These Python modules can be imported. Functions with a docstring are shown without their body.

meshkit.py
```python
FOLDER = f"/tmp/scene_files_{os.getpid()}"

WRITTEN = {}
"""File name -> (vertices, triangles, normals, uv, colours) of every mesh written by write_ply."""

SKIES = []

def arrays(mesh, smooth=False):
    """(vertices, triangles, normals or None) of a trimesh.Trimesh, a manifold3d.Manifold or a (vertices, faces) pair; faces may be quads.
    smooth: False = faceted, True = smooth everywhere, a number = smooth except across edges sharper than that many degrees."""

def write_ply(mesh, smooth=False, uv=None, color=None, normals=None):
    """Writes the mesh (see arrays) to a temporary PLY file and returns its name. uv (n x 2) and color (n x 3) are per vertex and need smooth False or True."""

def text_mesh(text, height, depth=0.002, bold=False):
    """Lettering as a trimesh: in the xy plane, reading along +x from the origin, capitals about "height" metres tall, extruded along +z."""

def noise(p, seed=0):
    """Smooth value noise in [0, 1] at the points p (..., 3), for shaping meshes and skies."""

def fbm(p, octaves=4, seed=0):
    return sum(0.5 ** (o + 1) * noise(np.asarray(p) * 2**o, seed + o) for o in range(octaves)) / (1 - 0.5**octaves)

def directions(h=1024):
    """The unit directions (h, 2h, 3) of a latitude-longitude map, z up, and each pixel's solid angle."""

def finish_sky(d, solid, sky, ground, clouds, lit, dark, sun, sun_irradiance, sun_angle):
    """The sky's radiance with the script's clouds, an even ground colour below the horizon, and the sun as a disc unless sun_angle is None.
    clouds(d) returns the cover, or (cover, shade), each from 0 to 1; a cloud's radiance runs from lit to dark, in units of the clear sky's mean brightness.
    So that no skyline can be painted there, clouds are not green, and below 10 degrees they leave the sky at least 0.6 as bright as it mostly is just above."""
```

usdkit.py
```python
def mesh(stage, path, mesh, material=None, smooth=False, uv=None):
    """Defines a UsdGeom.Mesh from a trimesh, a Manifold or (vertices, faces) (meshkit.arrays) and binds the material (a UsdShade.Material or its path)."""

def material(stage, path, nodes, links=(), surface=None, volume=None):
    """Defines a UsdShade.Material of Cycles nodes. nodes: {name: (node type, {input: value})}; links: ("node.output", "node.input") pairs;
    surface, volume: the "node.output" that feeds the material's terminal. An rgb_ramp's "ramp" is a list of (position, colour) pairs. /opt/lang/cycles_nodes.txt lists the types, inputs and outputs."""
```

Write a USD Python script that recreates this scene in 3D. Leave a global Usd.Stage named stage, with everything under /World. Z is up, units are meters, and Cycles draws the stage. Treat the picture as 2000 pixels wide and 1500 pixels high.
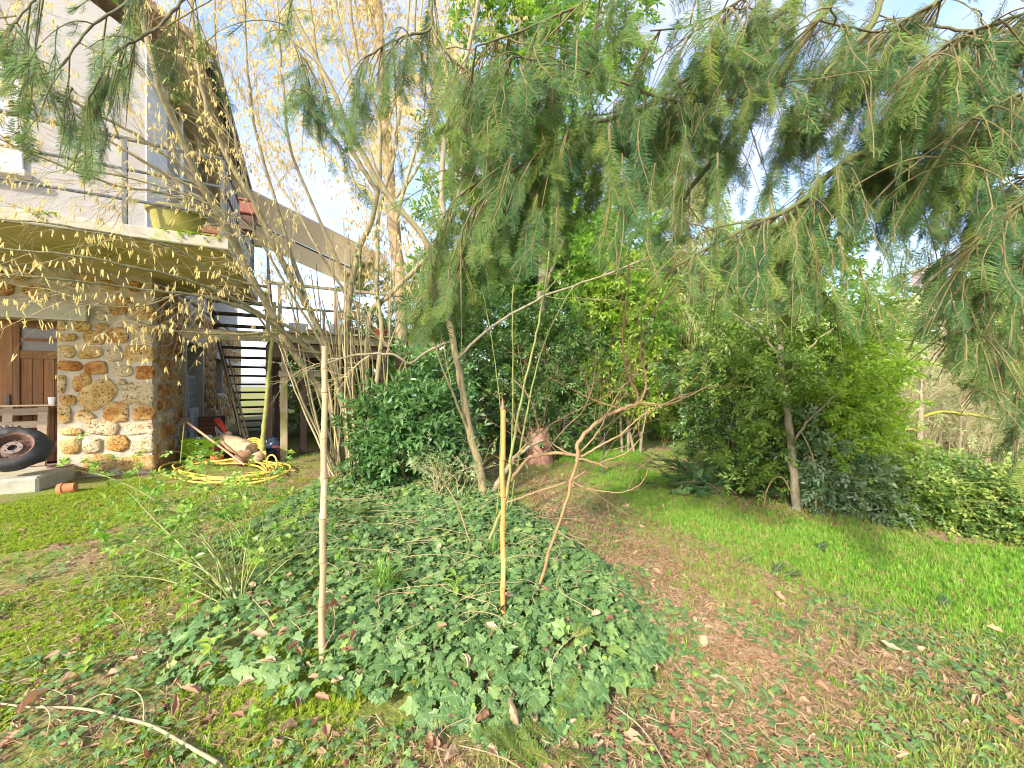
import math
import numpy as np, trimesh, usdkit
from scipy.spatial.transform import Rotation
from scipy.spatial import Voronoi
from shapely.geometry import Polygon, box as sbox
from meshkit import fbm, noise
from pxr import Usd, UsdGeom, UsdLux, UsdShade, Gf, Sdf, Vt

stage = Usd.Stage.CreateInMemory()
UsdGeom.SetStageUpAxis(stage, 'Z')
UsdGeom.SetStageMetersPerUnit(stage, 1.0)
UsdGeom.Xform.Define(stage, '/World')
stage.SetDefaultPrim(stage.GetPrimAtPath('/World'))

# ------------------------------------------------------------------ camera, sky, sun
F = 765.0            # focal length in pixels of the 2000 px wide photograph
CZ = 1.30            # lens height
cam = UsdGeom.Camera.Define(stage, '/World/camera')
cam.CreateHorizontalApertureAttr(36.0)
cam.CreateVerticalApertureAttr(27.0)
cam.CreateFocalLengthAttr(36.0 * F / 2000)
cam.CreateClippingRangeAttr(Gf.Vec2f(0.05, 2000))
cam.CreateExposureAttr(2.18)
cam.AddTranslateOp().Set((0, 0, CZ))
cam.AddRotateXOp().Set(90.0)

SUN_EL, SUN_AZ = math.radians(31), math.atan2(-0.42, -0.75)
S = np.array([math.sin(SUN_AZ) * math.cos(SUN_EL), math.cos(SUN_AZ) * math.cos(SUN_EL), math.sin(SUN_EL)])
sky_m = usdkit.material(stage, '/World/Looks/sky_look', {
    'sky': ('sky_texture', {'sky_type': 'single_scattering', 'sun_disc': False, 'sun_elevation': SUN_EL, 'sun_rotation': SUN_AZ, 'air_density': 1.0, 'aerosol_density': 2.0}),
    'tc': ('texture_coordinate', {}),
    'mp': ('mapping', {'scale': (1.0, 1.0, 2.2)}),
    'n': ('noise_texture', {'scale': 2.6, 'detail': 6, 'roughness': 0.6}),
    'r': ('rgb_ramp', {'ramp': [(0.40, (.10, .10, .10)), (0.68, (.95, .95, .95))]}),
    'k': ('mix', {'mix_type': 'mix', 'color2': (2.05, 2.05, 2.75)}),
    'b': ('background_shader', {'strength': 0.12}),
}, [('tc.generated', 'mp.vector'), ('mp.vector', 'n.vector'), ('n.fac', 'r.fac'), ('r.color', 'k.fac'), ('sky.color', 'k.color1'), ('k.color', 'b.color')], surface='b.background')
dome = UsdLux.DomeLight.Define(stage, '/World/sky')
UsdShade.MaterialBindingAPI.Apply(dome.GetPrim()).Bind(sky_m)
dome.GetPrim().SetCustomDataByKey('kind', 'structure')
sun = UsdLux.DistantLight.Define(stage, '/World/sun')
sun.CreateNormalizeAttr(True)
sun.CreateIntensityAttr(0.55)
sun.CreateAngleAttr(3.0)
sun.CreateColorAttr(Gf.Vec3f(1.0, 0.92, 0.78))
zx = np.cross([0, 0, 1], S); zx /= np.linalg.norm(zx); zy = np.cross(S, zx)
sun.AddTransformOp().Set(Gf.Matrix4d(*[float(v) for r in (list(zx) + [0], list(zy) + [0], list(S) + [0], [0, 0, 0, 1]) for v in r]))

# ------------------------------------------------------------------ helpers: prims
_used = {}


def path_of(name, parent=None):
    base = (str(parent.GetPath()) if parent is not None else '/World') + '/' + name
    k = _used.get(base, -1) + 1
    _used[base] = k
    return base if k == 0 else f'{base}_{k:03d}'


def tag(p, label=None, cat=None, group=None, kind=None):
    for k, v in (('label', label), ('category', cat), ('group', group), ('kind', kind)):
        if v:
            p.SetCustomDataByKey(k, v)
    return p


def thing(name, label, cat, loc=(0, 0, 0), rotz=0.0, group=None, parent=None):
    x = UsdGeom.Xform.Define(stage, path_of(name, parent))
    x.AddTranslateOp().Set(tuple(float(v) for v in loc))
    if rotz:
        x.AddRotateZOp().Set(float(rotz))
    return tag(x.GetPrim(), label, cat, group)


def holder(name, parent, label=None):
    return tag(UsdGeom.Xform.Define(stage, path_of(name, parent)).GetPrim(), label)


class MB:
    """collects triangles that become one mesh"""

    def __init__(self):
        self.v, self.f, self.n = [], [], 0
        self.extra = []

    def add(self, v, f, extra=None):
        v, f = np.asarray(v, float), np.asarray(f, int)
        if len(f) and f.shape[1] == 4:
            f = np.vstack([f[:, [0, 1, 2]], f[:, [0, 2, 3]]])
        self.v.append(v); self.f.append(f + self.n); self.n += len(v)
        if extra is not None:
            self.extra.append(extra)
        return self

    def tm(self, m):
        return self.add(m.vertices, m.faces)

    def box(self, lo, hi, bevel=0.0):
        lo, hi = np.array(lo, float), np.array(hi, float)
        if bevel <= 0:
            m = trimesh.creation.box(hi - lo)
            m.apply_translation((lo + hi) / 2)
            return self.tm(m)
        c = []
        for ax in range(3):
            for s in np.ndindex(2, 2, 2):
                p = np.where(np.array(s) == 0, lo, hi).astype(float)
                for k in range(3):
                    if k != ax:
                        p[k] += bevel * (1 if s[k] == 0 else -1)
                c.append(p)
        return self.tm(trimesh.convex.convex_hull(np.array(c)))

    def bar(self, a, b, w, h, up=(0, 0, 1), bevel=0.0):
        a, b = np.array(a, float), np.array(b, float)
        d = b - a; L = np.linalg.norm(d); d /= L
        s = np.cross(d, up)
        if np.linalg.norm(s) < 1e-6:
            s = np.cross(d, [0, 1, 0])
        s /= np.linalg.norm(s); u = np.cross(s, d)
        t = MB().box((0, -w / 2, -h / 2), (L, w / 2, h / 2), bevel)
        R = np.stack([d, s, u], 0)
        return self.add(np.vstack(t.v) @ R + a, t.f[0])

    def tube(self, pts, rad, sides=6, cap=True):
        v, f = tube(pts, rad, sides, cap)
        return self.add(v, f)

    def arrays(self):
        return np.vstack(self.v), np.vstack(self.f)

    def build(self, name, mat, parent=None, smooth=False, primvar=None):
        if not self.v:
            return None
        return obj(name, self.arrays(), mat, parent, smooth)


def obj(name, mesh, mat, parent=None, smooth=False):
    m = usdkit.mesh(stage, path_of(name, parent), mesh, mat, smooth=smooth)
    return m.GetPrim()


def primvar(prim, name, arr):
    UsdGeom.PrimvarsAPI(prim).CreatePrimvar(name, Sdf.ValueTypeNames.FloatArray, 'vertex').Set(Vt.FloatArray.FromNumpy(np.asarray(arr, np.float32)))


def frames(p):
    p = np.asarray(p, float)
    t = np.gradient(p, axis=0)
    t /= np.linalg.norm(t, axis=1, keepdims=True) + 1e-12
    ref = np.array([0, 0, 1.0]) if abs(t[0, 2]) < 0.9 else np.array([1.0, 0, 0])
    a = np.zeros_like(p)
    x = np.cross(t[0], ref); x /= np.linalg.norm(x)
    for i in range(len(p)):
        x = x - t[i] * (x @ t[i]); x /= np.linalg.norm(x) + 1e-12
        a[i] = x
    return t, a, np.cross(t, a)


def tube(p, r, sides=6, cap=True):
    p = np.asarray(p, float)
    r = np.broadcast_to(np.asarray(r, float), (len(p),))
    t, a, b = frames(p)
    g = np.arange(sides) * 2 * np.pi / sides
    v = p[:, None] + r[:, None, None] * (np.cos(g)[None, :, None] * a[:, None] + np.sin(g)[None, :, None] * b[:, None])
    i, j = np.meshgrid(np.arange(len(p) - 1), np.arange(sides), indexing='ij')
    q = np.stack([i * sides + j, i * sides + (j + 1) % sides, (i + 1) * sides + (j + 1) % sides, (i + 1) * sides + j], -1).reshape(-1, 4)
    f = np.vstack([q[:, [0, 1, 2]], q[:, [0, 2, 3]]])
    v = v.reshape(-1, 3)
    if cap:
        n = len(v)
        v = np.vstack([v, p[0], p[-1]])
        k = np.arange(sides)
        e = (len(p) - 1) * sides
        f = np.vstack([f, np.stack([np.full(sides, n), (k + 1) % sides, k], 1), np.stack([np.full(sides, n + 1), e + k, e + (k + 1) % sides], 1)])
    return v, f


def spline(p, n):
    """smooth resampling of a polyline (centripetal by chord length)"""
    from scipy.interpolate import PchipInterpolator
    p = np.asarray(p, float)
    s = np.r_[0, np.cumsum(np.linalg.norm(np.diff(p, axis=0), axis=1))]
    if len(p) == 2:
        q = np.linspace(0, 1, n)[:, None]
        return p[0] * (1 - q) + p[1] * q
    return PchipInterpolator(s, p, axis=0)(np.linspace(0, s[-1], n))


def at(px, py, Y):
    """point seen at a photograph pixel at forward distance Y"""
    return np.array([(px - 1000) / F * Y, Y, CZ - (py - 750) / F * Y])


def on_ground(px, py, z=0.0):
    Y = (CZ - z) * F / (py - 750.0)
    return np.array([(px - 1000) / F * Y, Y, z])


def revolve(profile, sections=24):
    return trimesh.creation.revolve(np.asarray(profile, float), sections=sections)


def instancer(name, parent, protos, pos, rot, scale, idx, mat, kind='stuff', label=None, smooth=False, vein=None):
    """many small copies that nobody could count: one PointInstancer"""
    pi = UsdGeom.PointInstancer.Define(stage, path_of(name, parent))
    base = str(pi.GetPath())
    rel = pi.CreatePrototypesRel()
    for i, m in enumerate(protos):
        pm = mat[i] if isinstance(mat, list) else mat
        q = usdkit.mesh(stage, f'{base}/kind_{i:03d}', m, pm, smooth=smooth)
        if vein is not None:
            primvar(q, 'vein', vein[i])
        rel.AddTarget(q.GetPath())
    pi.CreatePositionsAttr(Vt.Vec3fArray.FromNumpy(np.asarray(pos, np.float32)))
    q = Rotation.from_matrix(rot).as_quat()
    pi.CreateOrientationsAttr(Vt.QuathArray([Gf.Quath(float(w), float(x), float(y), float(z)) for x, y, z, w in q]))
    sc = np.asarray(scale, np.float32)
    pi.CreateScalesAttr(Vt.Vec3fArray.FromNumpy(np.repeat(sc[:, None], 3, 1) if sc.ndim == 1 else sc))
    pi.CreateProtoIndicesAttr(Vt.IntArray.FromNumpy(np.asarray(idx, np.int32)))
    return tag(pi.GetPrim(), label, None, None, kind)


def look_rot(x, zhint):
    """rotation matrices whose x axis is x and z axis near zhint (arrays n x 3)"""
    x = np.asarray(x, float); x = x / (np.linalg.norm(x, axis=1, keepdims=True) + 1e-9)
    y = np.cross(zhint, x); bad = np.linalg.norm(y, axis=1) < 1e-4
    y[bad] = np.cross([0.3, 1, 0.2], x[bad])
    y /= np.linalg.norm(y, axis=1, keepdims=True)
    z = np.cross(x, y)
    return np.stack([x, y, z], 2)


def inside(poly, pts):
    poly = np.asarray(poly, float); x, y = pts[:, 0], pts[:, 1]
    c = np.zeros(len(pts), bool)
    for (x0, y0), (x1, y1) in zip(poly, np.roll(poly, -1, 0)):
        hit = ((y0 > y) != (y1 > y)) & (x < (x1 - x0) * (y - y0) / (y1 - y0 + 1e-12) + x0)
        c ^= hit
    return c


# ------------------------------------------------------------------ materials
def mat(name, nodes, links, surface):
    return usdkit.material(stage, '/World/Looks/' + name, nodes, links, surface=surface)


def leaf_mat(name, cols, rough=0.45, trans=0.35, tint=(1.15, 1.25, 0.45), spec=0.5):
    """cols: dark, middle, light; each leaf its own tone"""
    return mat(name, {
        'g': ('geometry', {}), 'o': ('object_info', {}),
        'a': ('math', {'math_type': 'add'}), 'fr': ('math', {'math_type': 'fraction'}),
        'r': ('rgb_ramp', {'ramp': [(i / (len(cols) - 1), c) for i, c in enumerate(cols)]}),
        'p': ('principled_bsdf', {'roughness': rough, 'specular_ior_level': spec}),
        'tm': ('mix', {'mix_type': 'multiply', 'fac': 1.0, 'color2': tint}),
        't': ('translucent_bsdf', {}),
        'm': ('mix_closure', {'fac': trans}),
    }, [('g.random_per_island', 'a.value1'), ('o.random', 'a.value2'), ('a.value', 'fr.value1'), ('fr.value', 'r.fac'), ('r.color', 'p.base_color'), ('r.color', 'tm.color1'), ('tm.color', 't.color'),
        ('p.BSDF', 'm.closure1'), ('t.BSDF', 'm.closure2')], 'm.closure')


def bark_mat(name, c0, c1, moss=None, scale=30.0, moss_from=0.2, stretch=(1, 1, 0.25)):
    nodes = {'g': ('geometry', {}), 'mp': ('mapping', {'scale': stretch}), 'n': ('noise_texture', {'scale': scale, 'detail': 5, 'roughness': 0.65}),
             'r': ('rgb_ramp', {'ramp': [(0.3, c0), (0.7, c1)]}), 'b': ('bump', {'strength': 0.5, 'distance': 0.01}), 'p': ('principled_bsdf', {'roughness': 0.8})}
    links = [('g.position', 'mp.vector'), ('mp.vector', 'n.vector'), ('n.fac', 'r.fac'), ('n.fac', 'b.height'), ('b.normal', 'p.normal')]
    if moss:
        nodes |= {'s': ('separate_xyz', {}), 'n2': ('noise_texture', {'scale': 9.0, 'detail': 4}), 'ad': ('math', {'math_type': 'multiply_add', 'value2': 0.45}),
                  'mr': ('map_range', {'from_min': moss_from + 0.25, 'from_max': moss_from + 0.55, 'clamp': True}), 'mx': ('mix', {'color2': moss})}
        links += [('g.normal', 's.vector'), ('g.position', 'n2.vector'), ('s.z', 'ad.value1'), ('n2.fac', 'ad.value3'), ('ad.value', 'mr.value'), ('mr.result', 'mx.fac'), ('r.color', 'mx.color1'), ('mx.color', 'p.base_color')]
    else:
        links += [('r.color', 'p.base_color')]
    return mat(name, nodes, links, 'p.BSDF')


def plain(name, c, rough=0.6, var=0.25, scale=12.0, bump=0.0, metallic=0.0, spec=0.5):
    c = np.array(c)
    nodes = {'g': ('geometry', {}), 'n': ('noise_texture', {'scale': scale, 'detail': 5, 'roughness': 0.6}),
             'r': ('rgb_ramp', {'ramp': [(0.3, tuple(c * (1 - var))), (0.7, tuple(np.minimum(c * (1 + var), 0.95)))]}),
             'p': ('principled_bsdf', {'roughness': rough, 'metallic': metallic, 'specular_ior_level': spec})}
    links = [('g.position', 'n.vector'), ('n.fac', 'r.fac'), ('r.color', 'p.base_color')]
    if bump:
        nodes['b'] = ('bump', {'strength': bump, 'distance': 0.006})
        links += [('n.fac', 'b.height'), ('b.normal', 'p.normal')]
    return mat(name, nodes, links, 'p.BSDF')


def wood_mat(name, c0, c1, axis_scale=(40, 40, 2.5), moss=None, object_space=True):
    nodes = {'tc': ('texture_coordinate', {}), 'g': ('geometry', {}), 'o': ('object_info', {}), 'mp': ('mapping', {'scale': axis_scale}), 'n': ('noise_texture', {'scale': 1.0, 'detail': 6, 'roughness': 0.65, 'distortion': 0.4}),
             'r': ('rgb_ramp', {'ramp': [(0.28, c0), (0.72, c1)]}), 'hv': ('map_range', {'to_min': 0.75, 'to_max': 1.2}), 'h': ('hsv', {}),
             'b': ('bump', {'strength': 0.4, 'distance': 0.004}), 'p': ('principled_bsdf', {'roughness': 0.75})}
    links = [('tc.object', 'mp.vector'), ('mp.vector', 'n.vector'), ('n.fac', 'r.fac'), ('r.color', 'h.color'), ('o.random', 'hv.value'), ('hv.result', 'h.value'), ('n.fac', 'b.height'), ('b.normal', 'p.normal')]
    if moss:
        nodes |= {'n2': ('noise_texture', {'scale': 5.0, 'detail': 5}), 'mr': ('map_range', {'from_min': 0.45, 'from_max': 0.62, 'clamp': True}), 'mx': ('mix', {'color2': moss})}
        links += [('g.position', 'n2.vector'), ('n2.fac', 'mr.value'), ('mr.result', 'mx.fac'), ('h.color', 'mx.color1'), ('mx.color', 'p.base_color')]
    else:
        links += [('h.color', 'p.base_color')]
    return mat(name, nodes, links, 'p.BSDF')


def stone_mat(name, cols, seed):
    return mat(name, {
        'g': ('geometry', {}), 'o': ('object_info', {}), 'off': ('mapping', {'location': (seed * 3.1, seed * 1.7, seed * 2.3)}),
        'n': ('noise_texture', {'scale': 6.5, 'detail': 4, 'roughness': 0.55}), 'r': ('rgb_ramp', {'ramp': [(0.25, cols[0]), (0.45, cols[1]), (0.6, cols[2]), (0.78, cols[3])]}),
        'n2': ('noise_texture', {'scale': 34.0, 'detail': 4, 'roughness': 0.7, 'distortion': 0.6}),
        'pit': ('map_range', {'from_min': 0.36, 'from_max': 0.46, 'clamp': True}),
        'mx': ('mix', {'color1': (0.07, 0.04, 0.02)}), 'b': ('bump', {'strength': 1.0, 'distance': 0.03}),
        'p': ('principled_bsdf', {'roughness': 0.85, 'specular_ior_level': 0.25}),
    }, [('g.position', 'off.vector'), ('off.vector', 'n.vector'), ('off.vector', 'n2.vector'), ('n.fac', 'r.fac'), ('n2.fac', 'pit.value'), ('pit.result', 'mx.fac'), ('r.color', 'mx.color2'), ('mx.color', 'p.base_color'),
        ('n2.fac', 'b.height'), ('b.normal', 'p.normal')], 'p.BSDF')


STONE = [stone_mat('stone_orange', [(.30, .12, .035), (.50, .25, .07), (.62, .40, .16), (.68, .55, .33)], 1),
         stone_mat('stone_honey', [(.38, .20, .06), (.56, .36, .13), (.64, .48, .24), (.70, .60, .42)], 2),
         stone_mat('stone_cream', [(.40, .28, .14), (.58, .46, .28), (.66, .57, .40), (.72, .66, .54)], 3),
         stone_mat('stone_rust', [(.26, .09, .025), (.42, .17, .045), (.55, .30, .10), (.60, .42, .22)], 4)]
MORTAR = plain('mortar', (.44, .385, .30), 0.9, 0.28, 7, 0.7)
RENDER = mat('rough_render', {
    'g': ('geometry', {}), 'n': ('noise_texture', {'scale': 90, 'detail': 3, 'roughness': 0.7}), 'n2': ('noise_texture', {'scale': 1.3, 'detail': 5}),
    'r': ('rgb_ramp', {'ramp': [(0.3, (.27, .258, .25)), (0.7, (.34, .325, .315))]}), 'mp': ('mapping', {'scale': (5, 5, .35)}), 'n3': ('noise_texture', {'scale': 1.0, 'detail': 6, 'roughness': 0.7}), 'sr': ('map_range', {'from_min': .52, 'from_max': .75, 'to_max': .55, 'clamp': True}), 'sm': ('mix', {'color2': (.24, .225, .19)}), 'b': ('bump', {'strength': 0.8, 'distance': 0.012}), 'p': ('principled_bsdf', {'roughness': 0.9})},
    [('g.position', 'n.vector'), ('g.position', 'n2.vector'), ('n2.fac', 'r.fac'), ('g.position', 'mp.vector'), ('mp.vector', 'n3.vector'), ('n3.fac', 'sr.value'), ('sr.result', 'sm.fac'), ('r.color', 'sm.color1'), ('sm.color', 'p.base_color'), ('n.fac', 'b.height'), ('b.normal', 'p.normal')], 'p.BSDF')
CONCRETE = mat('mossy_concrete', {
    'g': ('geometry', {}), 'n': ('noise_texture', {'scale': 4.0, 'detail': 6, 'roughness': 0.65}), 'r': ('rgb_ramp', {'ramp': [(0.35, (.27, .255, .20)), (0.55, (.36, .34, .28)), (0.7, (.25, .28, .08))]}),
    'n2': ('noise_texture', {'scale': 60, 'detail': 3}), 'b': ('bump', {'strength': 0.3, 'distance': 0.005}), 'p': ('principled_bsdf', {'roughness': 0.9})},
    [('g.position', 'n.vector'), ('g.position', 'n2.vector'), ('n.fac', 'r.fac'), ('r.color', 'p.base_color'), ('n2.fac', 'b.height'), ('b.normal', 'p.normal')], 'p.BSDF')
SOFFIT = mat('stained_soffit', {
    'g': ('geometry', {}), 'n': ('noise_texture', {'scale': 1.4, 'detail': 8, 'roughness': 0.68, 'distortion': 0.8}), 'r': ('rgb_ramp', {'ramp': [(0.3, (.22, .21, .06)), (0.43, (.36, .33, .12)), (0.55, (.48, .40, .22)), (0.75, (.42, .33, .19))]}),
    'p': ('principled_bsdf', {'roughness': 0.9})}, [('g.position', 'n.vector'), ('n.fac', 'r.fac'), ('r.color', 'p.base_color')], 'p.BSDF')
CEMENT = plain('pale_cement', (.42, .40, .34), 0.9, 0.10, 8, 0.2)
WHITE = plain('white_paint', (.78, .77, .75), 0.45, 0.05)
TAN = plain('tan_boards', (.46, .36, .22), 0.8, 0.15, 4)
DARKMETAL = plain('grey_blue_metal', (.06, .07, .08), 0.5, 0.3, 40)
DARKWOOD = wood_mat('dark_stained_wood', (.045, .028, .02), (.12, .075, .055))
DOORWOOD = wood_mat('brown_door_wood', (.13, .055, .02), (.27, .125, .05))
GREYWOOD = wood_mat('weathered_wood', (.17, .12, .085), (.34, .26, .19), (3, 60, 60))
POSTWOOD = wood_mat('mossy_post_wood', (.22, .17, .10), (.40, .33, .22), (40, 40, 3), moss=(.20, .22, .05))
BEAMWOOD = wood_mat('grey_beam_wood', (.17, .13, .09), (.34, .28, .20), (3, 40, 40), moss=(.16, .17, .06))
GLASS = mat('pane_glass', {'p': ('principled_bsdf', {'base_color': (.10, .10, .12), 'roughness': 0.08, 'specular_ior_level': 0.6})}, [], 'p.BSDF')
FROST = plain('dusty_glass', (.16, .15, .15), 0.35, 0.2, 30)
AWNING = leaf_mat('beige_canvas', [(.56, .45, .29), (.60, .48, .31)], .85, .6, (1.0, .92, .74), .2)
BLACK = plain('black_rubber', (.022, .022, .024), 0.65, 0.4, 60, 0.3)
RUST = plain('rusty_steel', (.11, .055, .04), 0.7, 0.45, 35, 0.3)
TERRA = plain('terracotta', (.40, .14, .055), 0.8, 0.2, 20)
YELLOWHOSE = plain('yellow_hose', (.62, .43, .07), 0.45, 0.15, 15)
BAMBOO = wood_mat('dry_bamboo', (.36, .24, .12), (.58, .42, .25), (60, 60, 3))
BAMBOO_O = wood_mat('dry_bamboo_orange', (.36, .18, .05), (.56, .33, .11), (60, 60, 3))
GREYPLASTIC = plain('grey_plastic', (.46, .48, .53), 0.45, 0.08)
DARKIN = plain('dark_interior', (.03, .03, .03), 0.9, 0.1)
GREENPLASTIC = plain('lime_plastic', (.27, .48, .015), 0.35, 0.1)
GREYWALL = plain('grey_render', (.55, .55, .57), 0.9, 0.12)

HAZELBARK = bark_mat('hazel_bark', (.14, .115, .055), (.31, .26, .14), moss=(.19, .19, .05), moss_from=0.45)
TWIG = bark_mat('hazel_twig', (.24, .185, .09), (.46, .38, .20), scale=40)
GREYBARK = bark_mat('smooth_grey_bark', (.14, .12, .075), (.29, .25, .17), moss=(.20, .22, .08), moss_from=0.5)
MOSSBARK = bark_mat('mossy_fir_bark', (.05, .035, .022), (.13, .095, .06), moss=(.085, .10, .02), moss_from=0.1)
BRIGHTMOSS = bark_mat('thick_moss', (.09, .075, .03), (.20, .17, .05), moss=(.24, .25, .02), moss_from=0.1)
TANBARK = bark_mat('tan_bark', (.20, .13, .075), (.35, .25, .16))
LIMBBARK = bark_mat('yellow_grey_bark', (.22, .19, .10), (.38, .33, .19))
REDBARK = bark_mat('young_red_bark', (.16, .10, .05), (.33, .21, .11), moss=(.17, .18, .06), moss_from=0.5)
GREENSTEM = plain('green_stem', (.17, .19, .05), 0.5, 0.25, 30)
CATKIN = mat('catkin', {'g': ('geometry', {}), 'o': ('object_info', {}), 'n': ('noise_texture', {'scale': 400, 'detail': 2}), 'r': ('rgb_ramp', {'ramp': [(0, (.66, .57, .28)), (0.5, (.80, .72, .44)), (1, (.87, .82, .58))]}),
                        'b': ('bump', {'strength': 0.8, 'distance': 0.003}), 'p': ('principled_bsdf', {'roughness': 0.8}), 't': ('translucent_bsdf', {'color': (.92, .82, .48)}), 'm': ('mix_closure', {'fac': 0.55})},
             [('g.random_per_island', 'r.fac'), ('g.position', 'n.vector'), ('n.fac', 'b.height'), ('b.normal', 'p.normal'), ('r.color', 'p.base_color'), ('p.BSDF', 'm.closure1'), ('t.BSDF', 'm.closure2')], 'm.closure')

IVY = mat('ivy_leaf', {
    'g': ('geometry', {}), 'o': ('object_info', {}), 'a': ('math', {'math_type': 'add'}), 'fr': ('math', {'math_type': 'fraction'}),
    'r': ('rgb_ramp', {'ramp': [(0, (.055, .125, .035)), (0.45, (.10, .185, .055)), (0.75, (.15, .235, .075)), (0.97, (.17, .27, .07)), (1, (.26, .36, .05))]}),
    'at': ('attribute', {'attribute': 'vein'}), 'vr': ('map_range', {'from_min': 0.86, 'from_max': 0.97, 'to_max': 0.55, 'clamp': True}), 'vm': ('mix', {'color2': (.26, .36, .20)}),
    'p': ('principled_bsdf', {'roughness': 0.5, 'specular_ior_level': 0.35}), 't': ('translucent_bsdf', {'color': (.14, .27, .04)}), 'm': ('mix_closure', {'fac': 0.25})},
    [('g.random_per_island', 'a.value1'), ('o.random', 'a.value2'), ('a.value', 'fr.value1'), ('fr.value', 'r.fac'), ('at.fac', 'vr.value'), ('vr.result', 'vm.fac'), ('r.color', 'vm.color1'), ('vm.color', 'p.base_color'),
     ('p.BSDF', 'm.closure1'), ('t.BSDF', 'm.closure2')], 'm.closure')
LAUREL = leaf_mat('laurel_leaf', [(.05, .13, .04), (.10, .21, .065), (.17, .29, .11)], 0.33, 0.32)
DARKLEAF = leaf_mat('holly_leaf', [(.045, .105, .03), (.08, .16, .045), (.14, .24, .07)], 0.35, 0.35)
BRIGHTLEAF = leaf_mat('sunny_leaf', [(.16, .28, .03), (.27, .40, .05), (.40, .50, .10)], 0.4, 0.5)
MIDLEAF = leaf_mat('privet_leaf', [(.10, .19, .035), (.17, .27, .05), (.28, .38, .09)], 0.38, 0.45)
MAGNOLIA = leaf_mat('glossy_leaf', [(.08, .18, .03), (.15, .28, .045), (.26, .39, .08)], 0.3, 0.48)
BAMBOOLEAF = leaf_mat('bamboo_leaf', [(.18, .34, .03), (.29, .48, .05), (.40, .56, .09)], 0.5, 0.5)
PALELEAF = leaf_mat('pale_shrub_leaf', [(.22, .28, .12), (.32, .38, .19), (.42, .46, .26)], 0.6, 0.4)
BRAMBLE = leaf_mat('bramble_leaf', [(.07, .14, .035), (.13, .22, .06), (.22, .30, .07), (.32, .37, .10)], 0.4, 0.35)
ROSELEAF = leaf_mat('rose_leaf', [(.10, .22, .03), (.19, .33, .05), (.30, .42, .07)], 0.45, 0.45)
NEEDLE = leaf_mat('fir_needle', [(.03, .085, .03), (.05, .12, .04), (.08, .155, .04), (.14, .21, .045)], 0.6, 0.3, (1.2, 1.3, 0.5), .2)
NEEDLE_SUN = leaf_mat('fir_needle_yellow', [(.07, .14, .03), (.12, .19, .035), (.19, .26, .045)], 0.6, 0.38, (1.2, 1.3, 0.4), .2)
CYPRESS = leaf_mat('cypress_spray', [(.14, .19, .06), (.22, .26, .09), (.32, .33, .14)], 0.6, 0.3)
GRASSM = leaf_mat('grass_blade', [(.12, .27, .025), (.19, .38, .035), (.30, .45, .08)], 0.5, 0.42)
DRYGRASS = leaf_mat('dry_grass_blade', [(.18, .25, .04), (.30, .32, .08), (.36, .28, .12)], 0.6, 0.35)
MOSSM = leaf_mat('moss_tuft', [(.17, .28, .015), (.28, .38, .02), (.38, .44, .04)], 0.8, 0.3)
DEADLEAF = leaf_mat('dead_leaf', [(.15, .075, .04), (.27, .15, .08), (.37, .23, .14), (.46, .34, .21)], 0.7, 0.2, (1.2, .8, .5))
DEADNEEDLE = leaf_mat('dead_needle', [(.19, .11, .055), (.33, .21, .115), (.46, .34, .21)], 0.7, 0.1, (1, .8, .5))

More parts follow.
